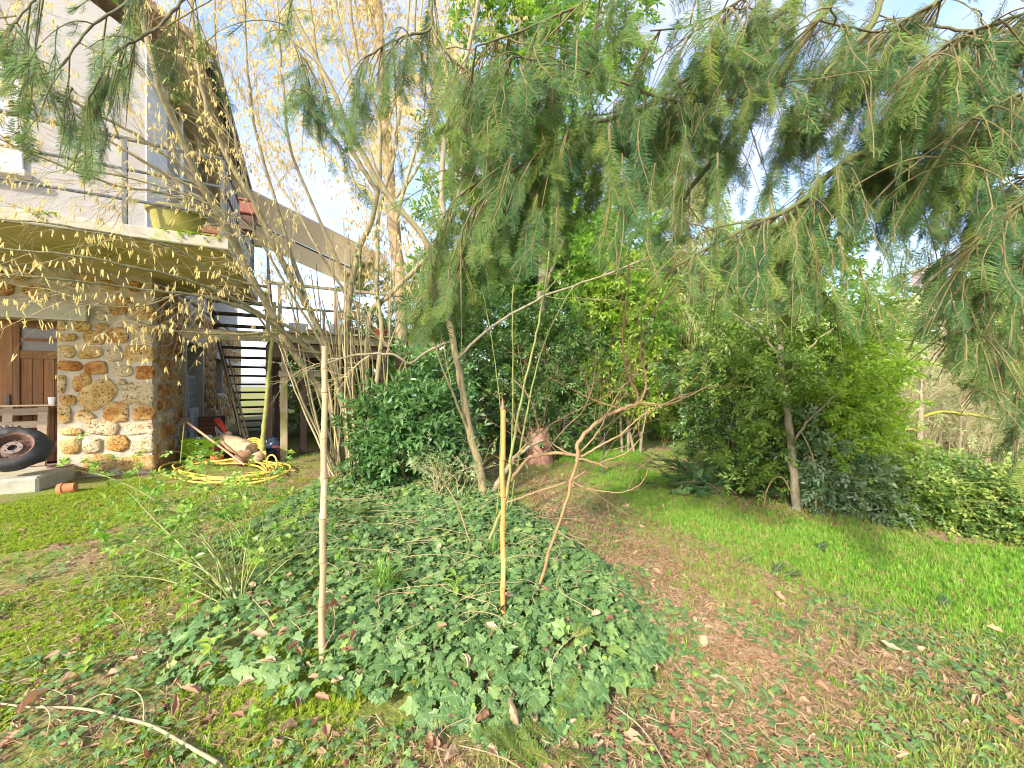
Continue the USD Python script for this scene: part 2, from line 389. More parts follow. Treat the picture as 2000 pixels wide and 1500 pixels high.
# ------------------------------------------------------------------ ground
POLY_IVY = [on_ground(*p)[:2] for p in [(350, 1330), (330, 1260), (420, 1200), (470, 1130), (440, 1060), (520, 1000), (600, 955), (760, 925), (900, 915), (960, 945), (1010, 985), (1110, 1055), (1190, 1120), (1270, 1220), (1315, 1310), (1295, 1385), (1150, 1410), (1000, 1415), (820, 1430), (640, 1425), (480, 1400)]]
POLY_LAWN = [on_ground(*p)[:2] for p in [(1150, 912), (1330, 930), (1320, 975), (1400, 1000), (1520, 1022), (1700, 1040), (2300, 1100), (2400, 1290), (2000, 1262), (1850, 1228), (1700, 1180), (1560, 1125), (1440, 1085), (1330, 1045), (1240, 990), (1150, 945)]]
POLY_LAWN2 = [(0.8, 6.5), (2.2, 6.6), (3.0, 9.5), (1.0, 9.5)]
rg = np.random.default_rng(11)


def blur_in(poly, pts, width):
    """0..1 membership, softened by jitter of the points"""
    n = fbm(np.c_[pts * 2.2, np.zeros(len(pts))], 3, 5) - 0.5
    m = fbm(np.c_[pts * 2.2, np.full(len(pts), 9.0)], 3, 6) - 0.5
    return inside(poly, pts + np.c_[n, m] * width)


def ground_z(x, y):
    p = np.stack([np.asarray(x, float), np.asarray(y, float), np.zeros_like(np.asarray(x, float))], -1)
    far = np.clip((np.hypot(p[..., 0], p[..., 1]) - 14) / 30, 0, 1)
    return 0.10 * (fbm(p * 0.5, 3, 2) - 0.5) + 0.03 * (fbm(p * 3.0, 3, 3) - 0.5) + far * 0.6


def make_ground():
    ax = np.r_[-60, -40, -25, -16, np.arange(-11, -6, 0.25), np.arange(-6, 6, 0.07), np.arange(6, 12.1, 0.25), 16, 25, 40, 60]
    ay = np.r_[-30, -12, -5, -2, -0.5, np.arange(0.5, 7.5, 0.07), np.arange(7.5, 14, 0.3), 18, 25, 40, 80, 160]
    X, Y = np.meshgrid(ax, ay)
    Z = ground_z(X, Y) + 0.014 * (noise(np.stack([X * 14, Y * 14, X * 0], -1), 8) - 0.5)
    v = np.stack([X, Y, Z], -1).reshape(-1, 3)
    n, m = len(ax), len(ay)
    i, j = np.meshgrid(np.arange(m - 1), np.arange(n - 1), indexing='ij')
    q = np.stack([i * n + j, i * n + j + 1, (i + 1) * n + j + 1, (i + 1) * n + j], -1).reshape(-1, 4)
    gm = mat('garden_soil', {
        'g': ('geometry', {}), 'n': ('noise_texture', {'scale': 38, 'detail': 6, 'roughness': 0.7}), 'n2': ('noise_texture', {'scale': 1.7, 'detail': 5, 'roughness': 0.6}),
        'r': ('rgb_ramp', {'ramp': [(0.3, (.11, .072, .04)), (0.5, (.25, .17, .095)), (0.7, (.38, .28, .17))]}),
        'mo': ('rgb_ramp', {'ramp': [(0.3, (.09, .13, .02)), (0.7, (.22, .28, .04))]}),
        'lw': ('attribute', {'attribute': 'lawn'}), 'mr': ('map_range', {'from_min': 0.38, 'from_max': 0.54, 'clamp': True, 'to_max': 0.88}), 'mx0': ('mix', {}), 'mx': ('mix', {}),
        'gr': ('rgb_ramp', {'ramp': [(0.3, (.09, .18, .015)), (0.7, (.17, .30, .03))]}),
        'b': ('bump', {'strength': 0.8, 'distance': 0.02}), 'p': ('principled_bsdf', {'roughness': 0.95, 'specular_ior_level': 0.2})},
        [('g.position', 'n.vector'), ('g.position', 'n2.vector'), ('n.fac', 'r.fac'), ('n.fac', 'mo.fac'), ('n.fac', 'gr.fac'), ('n2.fac', 'mr.value'), ('mr.result', 'mx0.fac'), ('r.color', 'mx0.color1'), ('mo.color', 'mx0.color2'),
         ('lw.fac', 'mx.fac'), ('mx0.color', 'mx.color1'), ('gr.color', 'mx.color2'), ('mx.color', 'p.base_color'), ('n.fac', 'b.height'), ('b.normal', 'p.normal')], 'p.BSDF')
    g = obj('ground', (v, q), gm, None, True)
    lawn = (blur_in(POLY_LAWN, v[:, :2], 0.5) | inside(POLY_LAWN2, v[:, :2])).astype(float) * 0.9
    primvar(g, 'lawn', lawn)
    tag(g, 'uneven garden ground of brown soil, moss and worn grass', None, None, 'structure')


make_ground()

# ------------------------------------------------------------------ house
HA = math.radians(28)
UF, US = np.array([math.cos(HA), math.sin(HA), 0]), np.array([-math.sin(HA), math.cos(HA), 0])
C = np.array([-5.33, 5.80, 0.0])
LF, LS = C @ UF, C @ US


def hl(px, py, plane='front', off=0.0):
    """house coordinates of a pixel on the front (y = off) or the side (x = off) wall plane"""
    d = np.array([(px - 1000) / F, 1.0, -(py - 750) / F])
    s = (LS + off) / (d @ US) if plane == 'front' else (LF + off) / (d @ UF)
    return np.array([d @ UF * s - LF, d @ US * s - LS, CZ + d[2] * s])


def hw(x, y, z=0.0):
    return C + x * UF + y * US + np.array([0, 0, z])


house = thing('house', 'white rendered house on a ground floor of orange rubble stone with a wrap-round balcony', 'house', C, 28.0)
Z_SOF, Z_SLAB = 2.89, 3.03
XJ = hl(112, 800)[0]          # right jamb of the garage door
DX0 = XJ - 2.6
SD0, SD1 = 1.70, 3.25         # side doorway
rs = np.random.default_rng(5)


def stone_mesh(poly, to3, lift=0.03):
    """outline (n x 2) in wall coordinates -> rough domed stone; to3 maps (u, v, out) to house coordinates"""
    n = len(poly); c = poly.mean(0)
    rings = [(1.0, -0.03), (0.97, lift * 0.55), (0.80, lift * 1.0), (0.45, lift * 1.15)]
    v = []
    for s, o in rings:
        q = c + (poly - c) * s
        jit = rs.normal(0, 0.004, n) if o > 0 else np.zeros(n)
        v.append(to3(q[:, 0] + rs.normal(0, .002, n), q[:, 1] + rs.normal(0, .002, n), o + jit))
    v.append(to3(c[:1], c[1:2], np.array([lift * 1.1])))
    f = []
    for k in range(len(rings) - 1):
        for i in range(n):
            j = (i + 1) % n
            f += [(k * n + i, k * n + j, (k + 1) * n + j), (k * n + i, (k + 1) * n + j, (k + 1) * n + i)]
    k = len(rings) - 1
    f += [(k * n + i, k * n + (i + 1) % n, (k + 1) * n) for i in range(n)]
    return np.vstack(v), np.array(f)


def front3(u, v, o):
    return np.stack([u, -np.asarray(o), v], 1)


def side3(u, v, o):
    return np.stack([np.asarray(o), u, v], 1)


stone_wall = holder('stone_wall', house)
w = MB()
w.box((XJ, 0.0, -0.4), (0.0, 0.6, Z_SOF - .003))
w.box((DX0 - 2.5, 0.0, 2.17), (XJ - .003, 0.5, Z_SOF - .003))
w.box((DX0 - 2.5, 0.0, -0.4), (DX0, 0.5, 2.168))
w.build('mortar', MORTAR, stone_wall)
w = MB()
w.box((-0.45, 0.603, -0.4), (0.0, SD0, Z_SOF - .003))
w.box((-0.45, SD0 + .002, 2.36), (0.0, SD1 - .002, Z_SOF - .003))
w.box((-0.45, SD1, -0.4), (0.0, 4.7, Z_SOF - .003))
w.box((-0.45, 4.703, -0.4), (0.0, 5.7, 1.05)); w.box((-0.45, 4.703, 1.95), (0.0, 5.7, Z_SOF - .003))
w.box((-0.45, 5.703, -0.4), (0.0, 9.3, Z_SOF - .003))
w.build('mortar', MORTAR, stone_wall)

FS = [(430, 275, 85, 60), (575, 280, 125, 70), (715, 280, 100, 45), (705, 200, 80, 70), (465, 355, 145, 55), (655, 355, 155, 100), (820, 340, 150, 110), (985, 335, 140, 120), (460, 450, 135, 90), (630, 462, 170, 80),
      (795, 468, 120, 115), (960, 470, 185, 125), (485, 550, 175, 75), (675, 568, 170, 100), (855, 585, 145, 80), (1005, 595, 110, 90), (430, 680, 65, 130), (572, 665, 150, 110, -30), (845, 665, 80, 45), (680, 750, 270, 185, -30),
      (960, 735, 215, 150), (475, 790, 120, 75), (450, 890, 100, 130), (810, 875, 185, 150), (600, 910, 145, 90, 20), (990, 880, 130, 110), (715, 980, 230, 120), (960, 990, 190, 75), (495, 1010, 165, 55), (490, 1110, 150, 115),
      (645, 1105, 140, 115), (820, 1090, 160, 120), (985, 1100, 140, 105), (440, 1205, 60, 50), (700, 1225, 230, 120), (935, 1235, 230, 105), (830, 160, 130, 80), (990, 180, 130, 100), (560, 1290, 120, 60), (850, 100, 120, 50)]
for s in FS:
    cx, cy, sw, sh = s[:4]; ang = math.radians(s[4]) if len(s) > 4 else rs.normal(0, .06)
    n = 12; g = np.arange(n) * 2 * np.pi / n + rs.uniform(0, .4)
    e = 0.62
    bx_ = np.sign(np.cos(g)) * np.abs(np.cos(g)) ** e * sw / 2 * (1 + rs.normal(0, .07, n))
    by_ = np.sign(np.sin(g)) * np.abs(np.sin(g)) ** e * sh / 2 * (1 + rs.normal(0, .07, n))
    X = cx + bx_ * math.cos(ang) - by_ * math.sin(ang); Yp = cy + bx_ * math.sin(ang) + by_ * math.cos(ang)
    P = np.array([hl(a / 3.572, b / 3.572 + 560)[[0, 2]] for a, b in zip(X, Yp)])
    P[:, 0] = np.clip(P[:, 0], XJ + .004, -0.004); P[:, 1] = np.minimum(P[:, 1], Z_SOF - .02)
    if cx >= 930:      # corner stones run round the arris
        lo_, hi_ = P.min(0), P.max(0); side_l = rs.uniform(.07, .16)
        g_ = trimesh.creation.box((1, 1, 1)).subdivide().subdivide().subdivide()
        q_ = g_.vertices / np.maximum(np.linalg.norm(g_.vertices, ord=6, axis=1)[:, None], 1e-9) * .5
        q_ = q_ * [-lo_[0] + .022, side_l + .022, hi_[1] - lo_[1]] + [(lo_[0] + .022) / 2, (side_l - .022) / 2, (lo_[1] + hi_[1]) / 2]
        q_ += (fbm(q_ * 11 + cx, 3, 2)[:, None] - .5) * .045
        obj('stone', (q_, g_.faces), STONE[rs.choice([0, 1, 3, 2] if cy < 620 else [0, 1, 2, 2])], stone_wall, 50)
        continue
    P = P[::-1] if Polygon(P).exterior.is_ccw is False else P
    obj('stone', stone_mesh(P, front3, 0.028), STONE[rs.choice([0, 1, 1, 2, 3] if cy < 620 else [0, 1, 1, 2, 2])], stone_wall, 50)


def rubble(u0, u1, v0, v1, cell, to3, holes=(), palette=(0, 1, 1, 2, 3), flip=False, squash=1.0):
    nx, ny = max(2, int((u1 - u0) / cell)), max(2, int((v1 - v0) / cell / 0.85))
    pts = []
    for i in range(-1, nx + 1):
        for j in range(-1, ny + 1):
            pts.append((u0 + (i + .5 + .5 * (j % 2) + rs.uniform(-.3, .3)) * (u1 - u0) / nx, v0 + (j + .5 + rs.uniform(-.28, .28)) * (v1 - v0) / ny))
    vor = Voronoi(np.array(pts)); dom = sbox(u0, v0, u1, v1)
    for h in holes:
        dom = dom.difference(sbox(*h))
    for r in vor.point_region:
        reg = vor.regions[r]
        if -1 in reg or not reg:
            continue
        p = Polygon(vor.vertices[reg]).intersection(dom)
        if p.is_empty or p.geom_type != 'Polygon':
            continue
        p = p.buffer(-cell * .20, join_style=1).buffer(cell * .10, join_style=1)
        if p.is_empty or p.geom_type != 'Polygon' or p.area < cell * cell * .12:
            continue
        ring = p.exterior
        q = np.array([ring.interpolate(t, normalized=True).coords[0] for t in np.arange(12) / 12])
        q = q + rs.normal(0, cell * .025, q.shape)
        if not Polygon(q).exterior.is_ccw:
            q = q[::-1]
        obj('stone', stone_mesh(q if not flip else q, to3, 0.026), STONE[rs.choice(palette)], stone_wall, 50)


rubble(DX0 - .4, XJ, 2.42, Z_SOF - .02, 0.30, front3)
rubble(XJ, 0, 2.62, Z_SOF - .02, 0.28, front3)
rubble(0.17, SD0 - .02, -0.05, Z_SOF - .02, 0.25, side3, palette=(0, 0, 1, 3, 2))
rubble(SD0 - .1, SD1 + .15, 2.38, Z_SOF - .02, 0.27, side3, palette=(0, 1, 3, 2))
rubble(SD1 + .03, 4.68, -0.05, 2.36, 0.27, side3, palette=(0, 0, 1, 3))
rubble(SD1 + .15, 9.2, 1.97, Z_SOF - .02, 0.36, side3, holes=[(4.6, 1.9, 5.8, 2.1)], palette=(0, 1, 3))
rubble(4.70, 9.2, -0.05, 1.95, 0.36, side3, holes=[(4.6, .95, 5.8, 2.0)], palette=(0, 1, 3))

# lintels and cills
lint = hl(175, 597)
m = MB(); m.box((DX0 - 1, -0.10, 2.17), (lint[0], 0.02, 2.41), .008); m.build('lintel', CEMENT, house)
m = MB(); m.box((-0.30, SD0 - .12, 2.10), (0.05, SD1 + .12, 2.355), .006); m.build('lintel', CEMENT, house)
m = MB(); m.box((-0.30, SD0 - .003, -.2), (0.035, SD0 + .11, 2.098)); m.build('door_frame', CEMENT, house)
m = MB(); m.box((-0.30, SD1 - .11, -.2), (0.035, SD1 + .003, 2.098)); m.build('door_frame', CEMENT, house)
m = MB(); m.box((-1.6, SD0 - .3, -.3), (-1.55, SD1 + .6, 2.6)); m.box((-1.55, SD1 + .12, -.3), (-.302, SD1 + .17, 2.6)); m.box((-1.55, SD0 - .05, -.3), (-.302, SD0 - .008, 2.6)); m.box((-1.55, SD0, 2.4), (-.46, SD1, 2.45)); m.build('cellar_wall', GREYWALL, house)
m = MB(); m.box((-1.5, SD0 + .01, -.3), (0.25, SD1 - .01, .10)); m.build('door_step', CEMENT, house)
for y0, z0, z1 in ((4.7, 1.05, 1.95),):
    wn = holder('window', house)
    m = MB(); m.box((-.25, y0 - .05, z0 - .07), (.06, y0 + 1.05, z0 - .003)); m.build('sill', CEMENT, wn)
    m = MB(); m.box((-.22, y0 + .004, z0), (-.18, y0 + .996, z1)); m.build('pane', GLASS, wn)
    m = MB()
    for a, b in ((0.004, .06), (.47, .53), (.94, .996)):
        m.box((-.178, y0 + a, z0 + .001), (-.14, y0 + b, z1 - .001))
    m.build('frame', DARKWOOD, wn)
    m = MB(); m.box((-.2, y0 - .1, z1 + .003), (.045, y0 + 1.1, z1 + .17)); m.build('lintel', CEMENT, wn)

# garage door, recessed
DY = 0.20
gd = holder('garage_door', house)
dz0, dz1 = 0.20, 2.168


def dpx(px):
    return hl(px, 700, 'front', DY)[0]


m = MB(); m.box((dpx(24), DY, dz0), (dpx(38), DY + .05, dz1), .004); m.build('stile', DOORWOOD, gd)
m = MB(); m.box((XJ - .20, DY + .01, dz1 - .05), (XJ - .002, DY + .06, dz1)); m.build('stile', DOORWOOD, gd)
m = MB(); m.box((dpx(38) + .002, DY + .004, dz1 - .10), (XJ - .002, DY + .05, dz1), .004); m.build('rail', DOORWOOD, gd)
zr = hl(70, 692, 'front', DY)[2]
m = MB(); m.box((dpx(38) + .002, DY + .004, zr - .06), (XJ - .002, DY + .05, zr + .05), .004); m.build('rail', DOORWOOD, gd)
zg = hl(70, 663, 'front', DY)[2]
m = MB(); m.box((dpx(38) + .002, DY + .006, zg - .02), (XJ - .002, DY + .045, zg + .02), .003); m.build('glazing_bar', DOORWOOD, gd)
m = MB(); m.box((dpx(38) + .002, DY + .03, zr + .052), (XJ - .002, DY + .036, dz1 - .102)); m.build('pane', FROST, gd)
edges = np.linspace(dpx(38) + .002, XJ - .002, 5)
for a, b in zip(edges[:-1], edges[1:]):
    m = MB(); m.box((a + .003, DY + .018, dz0 + .02), (b - .003, DY + .04, zr - .062), .004); m.build('plank', DOORWOOD, gd)
edges = np.linspace(dpx(24) - 1.9, dpx(24) - .004, 10)
for a, b in zip(edges[:-1], edges[1:]):
    m = MB(); m.box((a + .002, DY + .012, dz0 + .02), (b - .002, DY + .04, dz1 - .004), .004); m.build('plank', DOORWOOD, gd)
m = MB(); m.box((DX0, DY + .06, -.2), (XJ - .003, DY + .10, dz1)); m.build('door_back', DARKIN, gd)
m = MB(); m.box((dpx(24) - .05, DY - .012, 1.0), (dpx(24) - .02, DY + .01, 1.16), .004); m.build('lock_plate', DARKMETAL, gd)

# upper floor: rendered gable wall and side wall
XU, YU = -0.10, 0.08
ZE = 6.36
m = MB()
m.box((-7, YU, Z_SLAB + .003), (XU, YU + .3, ZE))
ridge = -3.6
v = np.array([(-7.2, YU, ZE + .003), (XU, YU, ZE + .003), (ridge, YU, ZE + 2.2), (-7.2, YU + .3, ZE + .003), (XU, YU + .3, ZE + .003), (ridge, YU + .3, ZE + 2.2)])
m.add(v, [(0, 1, 2), (3, 5, 4), (0, 3, 4), (0, 4, 1), (1, 4, 5), (1, 5, 2), (2, 5, 3), (2, 3, 0)])
m.build('upper_wall', RENDER, house)
m = MB(); m.box((XU - .3, YU + .303, Z_SLAB + .003), (XU, 9.3, ZE)); m.build('side_wall', RENDER, house)
m = MB(); m.box((XU + .0005, YU - .003, Z_SLAB + .003), (XU + .018, YU + 1.0, ZE - .002)); m.build('side_render', GREYWALL, house)
m = MB(); m.tube([hw(0, 0)[0:3] * 0 + np.array([XU + .06, 1.72, z]) for z in (Z_SLAB, 4.5, ZE)], .035, 10); m.build('downpipe', WHITE, house, 40)
m = MB(); m.box((XU + .003, YU + .02, ZE), (XU + .69, 9.6, ZE + .02)); m.build('soffit', TAN, house)
m = MB(); m.box((XU + .693, YU + .02, ZE - .03), (XU + .72, 9.6, ZE + .16)); m.build('fascia', DARKWOOD, house)
m = MB()
m.tube([(XU + .78, YU + .0, ZE + .08), (XU + .78, 9.6, ZE + .06)], .055, 10); m.build('gutter', DARKMETAL, house, 40)
m = MB()
for x0, z0, x1, z1 in ((XU + .85, ZE + .12, ridge, ZE + 2.45), (ridge, ZE + 2.45, -8, ZE - .2)):
    v = np.array([(x0, YU - .06, z0), (x1, YU - .06, z1), (x1, 9.7, z1), (x0, 9.7, z0)])
    v = np.vstack([v, v + [0, 0, .12]])
    m.add(v, [(0, 1, 2, 3), (7, 6, 5, 4), (0, 4, 5, 1), (1, 5, 6, 2), (2, 6, 7, 3), (3, 7, 4, 0)])
m.build('roof', plain('brown_tiles', (.10, .055, .035), .85, .3, 20), house)
# upstairs window at the left edge of the photograph
wa, wb = hl(47, 300, 'front', YU), hl(-90, 300, 'front', YU)
z0 = hl(25, 335, 'front', YU)[2]; z1 = hl(25, 190, 'front', YU)[2] + .4
wn = holder('window', house)
for (x0, x1, q0, q1) in ((wb[0], wb[0] + .07, z0, z1), (wa[0] - .07, wa[0], z0, z1), (wb[0] + .072, wa[0] - .072, z0, z0 + .08), (wb[0] + .072, wa[0] - .072, z1 - .08, z1), (wa[0] - .34, wa[0] - .28, z0 + .082, z1 - .082)):
    m = MB(); m.box((x0, YU - .045, q0), (x1, YU - .002, q1), .006); m.build('frame', WHITE, wn)
m = MB(); m.box((wb[0] + .07, YU - .02, z0 + .08), (wa[0] - .07, YU - .012, z1 - .08)); m.build('pane', mat('window_pane', {'p': ('principled_bsdf', {'base_color': (.42, .42, .48), 'roughness': .08})}, [], 'p.BSDF'), wn)
m = MB(); m.box((wb[0] - .08, YU - .16, z0 - .09), (wa[0] + .08, YU - .002, z0 - .003), .01); m.build('sill', CEMENT, wn)

# balcony slab wraps round the corner
balcony = holder('balcony', house)
OV, XR, YB = 1.93, 1.20, 1.40
m = MB(); m.box((-7, -OV, Z_SOF + .004), (XR, YU - .003, Z_SLAB), .012); m.box((.003, YU, Z_SOF + .004), (XR, YB, Z_SLAB), .012)
m.build('slab', CONCRETE, balcony)
m = MB(); m.box((-7, -OV + .06, Z_SOF - .002), (XR - .05, -.002, Z_SOF + .003)); m.box((.006, .0, Z_SOF - .002), (XR - .05, YB - .05, Z_SOF + .003)); m.build('soffit', SOFFIT, balcony)
# moss and lichen clumps growing along the slab edge
mp, mn = [], 0
mk = rs.uniform(-4.3, 1.1, 520)
mk = mk[fbm(np.c_[mk * 3, mk * 0, mk * 0], 3, 4) > 0.5]
RAIL_H = .96
rail = holder('railing', house)
for h, r in ((.29, .018), (.62, .018), (.955, .024)):
    m = MB(); m.tube([(-7, -OV + .07, Z_SLAB + h), (XR - .07, -OV + .07, Z_SLAB + h)], r, 8); m.build('rail', DARKMETAL, rail, 40)
    m = MB(); m.tube([(XR - .07, -OV + .07, Z_SLAB + h), (XR - .07, YB - .1, Z_SLAB + h)], r, 8); m.build('rail', DARKMETAL, rail, 40)
xp = hl(244, 350, 'front', -OV + .07)[0]
for x in (xp - 1.45, xp - 2.9, xp):
    m = MB(); m.box((x - .02, -OV + .05, Z_SLAB), (x + .02, -OV + .09, Z_SLAB + .935)); m.build('post', DARKMETAL, rail)
for y in (-OV + .07, -1.1, -.3, .5, YB - .12):
    m = MB(); m.box((XR - .092, y - .02, Z_SLAB - .05), (XR - .052, y + .02, Z_SLAB + .94)); m.build('post', DARKMETAL, rail)
for y in np.arange(-1.75, 1.2, .14):
    m = MB(); m.tube([(XR - .07, y, Z_SLAB + .02), (XR - .07, y, Z_SLAB + .95)], .008, 5, False); m.build('bar', DARKMETAL, rail)

# concrete apron in front of the garage door
m = MB(); m.box((-5.2, -.88, -.2), (-.80, DY + .05, .195), .025)
apron = thing('concrete_apron', None, None, C, 28.0)
m.build('slab', CONCRETE, apron)
tag(apron, 'mossy concrete apron slab in front of the wooden garage door', 'slab')

# --------------------------------------------------------------- things by the garage door


def lathe_pot(name, label, cat, loc, r0, r1, h, material, tilt=None, group=None, rim=.03, soil=True):
    t = thing(name, label, cat, loc, 0, group)
    if tilt:
        UsdGeom.Xform(t).AddRotateXYZOp().Set(tilt)
    prof = [(0.001, 0), (r0, 0), (r1 * .94, h - rim * 1.4), (r1 * 1.06, h - rim * 1.35), (r1 * 1.08, h), (r1 * .95, h), (r1 * .9, h - rim), (r0 * .9, .02), (0.001, .02)]
    obj('body', revolve(prof, 24), material, t, 35)
    if soil:
        m = MB(); d = trimesh.creation.cylinder(r1 * .88, .01, sections=18); d.apply_translation((0, 0, h - rim * 1.6)); m.tm(d); m.build('soil', plain(name + '_soil_%d' % len(_used), (.07, .045, .03), .9, .3, 60), t)
    return t


# pallet leaning on the door
def make_pallet():
    a = hl(112, 785, 'front', DY - .25)
    t = thing('pallet', 'grey weathered wooden pallet standing on edge against the garage door', 'pallet', hw(XJ - .85, DY - .16, .20), 28.0)
    Wd, H = 1.55, .82
    for i, z in enumerate((.05, .22, .39, .56, .73)):
        m = MB(); m.box((-Wd / 2, -.075 + z * .09, z - .045), (Wd / 2 - .02 + rs.uniform(-.01, .01), -.055 + z * .09, z + .045), .003); m.build('slat', GREYWOOD, t)
    for x in (-.7, 0.0, .38, .70):
        m = MB(); m.bar((x, -.05, .005), (x, -.05 + .074, H - .01), .09, .05); m.build('bearer', GREYWOOD, t)
    return t


make_pallet()
m = MB(); m.box((0, 0, 0), (1.1, .10, .018), .002)
bd = thing('plank', 'narrow raw plank lying along the top edge of the pallet', 'plank', hw(XJ - 1.13, DY - .19, 1.003), 28.0); m.build('board', wood_mat('raw_pine', (.50, .36, .2), (.66, .5, .32), (3, 50, 50)), bd)
lp = at(108, 775, 5.15)
wc = thing('cup', 'small white plastic cup on the pallet beside the stone pillar', 'cup', hw(XJ - .07, DY - .16, 1.022)); obj('body', revolve([(0.001, 0), (.028, 0), (.036, .10), (.033, .10), (.026, .006), (.001, .006)], 16), WHITE, wc, 40)


def make_wheel():
    c = at(26, 877, 4.70)
    t = thing('car_wheel', 'rusty steel car wheel with a shredded black tyre leaning against the pallet', 'wheel', c)
    ax = np.array([.47, -.66, .62]); ax /= np.linalg.norm(ax)
    R = look_rot(np.array([[1, .55, .05]]), ax[None])[0]
    # align z with axis
    z = ax; x = np.cross([0, 0, 1], z); x /= np.linalg.norm(x); y = np.cross(z, x); R = np.stack([x, y, z], 1)

    def put(m):
        m.apply_scale(.86); m.apply_transform(np.vstack([np.c_[R, [0, 0, 0]], [0, 0, 0, 1]])); return m
    prof = [(.205, -.085), (.225, -.098), (.275, -.10), (.312, -.07), (.322, -.03), (.322, .03), (.312, .07), (.275, .10), (.225, .098), (.205, .085), (.215, .07), (.215, -.07), (.205, -.085)]
    ty = revolve(prof, 64)
    v = ty.vertices.copy(); ang = np.arctan2(v[:, 1], v[:, 0]); rr = np.hypot(v[:, 0], v[:, 1])
    torn = np.clip(1 - np.abs(((ang - 0.15 + np.pi) % (2 * np.pi)) - np.pi) / 1.1, 0, 1)
    torn2 = np.clip(1 - np.abs(((ang - 1.9 + np.pi) % (2 * np.pi)) - np.pi) / .5, 0, 1)
    k = 1 + (torn * .16 + torn2 * .08) * (rr > .25) * (0.8 + .6 * (noise(v * 18, 3) - .5))
    v[:, :2] *= k[:, None]; v[:, 2] += (torn * -.10) * (rr > .25) + (torn + torn2) * .05 * (noise(v * 30, 7) - .5)
    tread = (rr > .30) * .006 * np.sign(np.sin(ang * 60 + v[:, 2] * 60)); v[:, :2] *= (1 + tread / rr)[:, None]
    obj('tyre', put(trimesh.Trimesh(v, ty.faces, process=False)), BLACK, t, 40)
    rim = revolve([(.045, .015), (.062, .03), (.085, .035), (.105, .02), (.15, -.01), (.168, -.015), (.178, .02), (.19, .075), (.208, .088), (.214, .094), (.216, .086), (.20, .07), (.188, -.08), (.17, -.08), (.16, -.03), (.045, -.02), (.045, .015)], 48)
    obj('rim', put(rim), RUST, t, 35)
    hub = revolve([(.001, -.01), (.044, -.01), (.044, .0), (.001, .0)], 20)
    obj('hub_hole', put(hub), BLACK, t)
    ring = revolve([(.046, .034), (.095, .034), (.095, .0385), (.046, .0385), (.046, .034)], 28)
    obj('hub_plate', put(ring), plain('bare_steel', (.17, .13, .11), .6, .3, 60), t, 30)
    for q in range(5):
        a = q * 2 * math.pi / 5
        h = trimesh.creation.cylinder(.009, .006, sections=10); h.apply_translation((.072 * math.cos(a), .072 * math.sin(a), .041)); obj('bolt_hole', put(h), BLACK, t)
    for q in range(9):
        a = q * 2 * math.pi / 9 + .2
        h = trimesh.creation.cylinder(.012, .008, sections=10); h.apply_translation((.133 * math.cos(a), .133 * math.sin(a), .008)); obj('vent_hole', put(h), BLACK, t)
    # ripped rubber shreds
    m = MB()
    for q in range(14):
        a = rs.normal(1.8, .28); r = .29
        p0 = np.array([r * math.cos(a), r * math.sin(a), rs.uniform(-.02, .10)])
        p1 = p0 + np.array([math.cos(a), math.sin(a), .3]) * rs.uniform(.03, .08) + rs.normal(0, .02, 3)
        m.tube((.86 * np.array([p0, (p0 + p1) / 2 + rs.normal(0, .01, 3), p1])) @ R.T, [.014, .011, .004], 4)
    m.build('rubber_shred', BLACK, t)


make_wheel()
gp = on_ground(112, 914, .21)
m = thing('steel_ring', 'rusty flat ring lying on the concrete apron beside the pillar', 'ring', hw(hl(120, 912, 'front', -.12)[0], -.16, .198))
obj('ring', revolve([(.085, 0), (.12, 0), (.12, .012), (.085, .012), (.085, 0)], 28), RUST, m, 30)
lathe_pot('flower_pot', 'terracotta flower pot lying on its side by the apron edge', 'flower pot', on_ground(148, 950, .08) + [0, 0, -.01], .055, .075, .14, TERRA, tilt=(100, 20, -60), soil=False)

# --------------------------------------------------------------- side door: crates and clutter


def crate_mesh(sx, sy, sz):
    """stacking crate with slatted walls: rim, floor, ribs and square handle holes are real openings"""
    m = MB(); t = .012
    for x0, x1, y0, y1 in ((0, sx, 0, t), (0, sx, sy - t, sy), (0, t, t + .001, sy - t - .001), (sx - t, sx, t + .001, sy - t - .001)):
        m.box((x0, y0, 0), (x1, y1, .05)); m.box((x0, y0, sz - .045), (x1, y1, sz)); m.box((x0, y0, sz * .45), (x1, y1, sz * .45 + .03))
    for k in np.linspace(0, 1, 5):
        x = k * (sx - .05); y = k * (sy - .05)
        wdt = .05 if k in (0, 1) else .035
        for yy in (-.006, sy - .012):
            m.box((x, yy, .002), (x + wdt, yy + .018, sz - .002))
        for xx in (-.006, sx - .012):
            m.box((xx, y, .002), (xx + .018, y + wdt, sz - .002))
    m.box((t, t, .004), (sx - t, sy - t, .014))
    return m


places = ['bottom', 'second from the bottom', 'second from the top', 'topmost']
cz = .105
for k in range(4):
    t = thing('plastic_crate', 'grey stacking crate in the side doorway, ' + places[k] + ' of the tall stack', 'crate', hw(-.52 + rs.uniform(-.02, .02), 2.45 + rs.uniform(-.02, .02), cz), 28.0, 'grey crates stacked in the side doorway')
    crate_mesh(.42, .60, .34).build('body', GREYPLASTIC, t)
    m = MB(); m.box((.10, -.009, .22), (.30, -.007, .29)); m.build('label_panel', plain('pale_grey_label%d' % k, (.55, .56, .58), .5, .05), t)
    cz += .345
cz = .105
for k in range(2):
    t = thing('plastic_crate', 'grey crate in front of the tall doorway stack, ' + ('lower' if k == 0 else 'upper') + ' of two', 'crate', hw(-.28, 2.02 + .03 * k, cz), 28.0, 'grey crates stacked in the side doorway')
    crate_mesh(.36, .40, .36).build('body', GREYPLASTIC, t)
    cz += .365
t = thing('green_crate', 'lime green plastic crate on the ground before the side doorway', 'crate', at(354, 893, 6.55), 8)
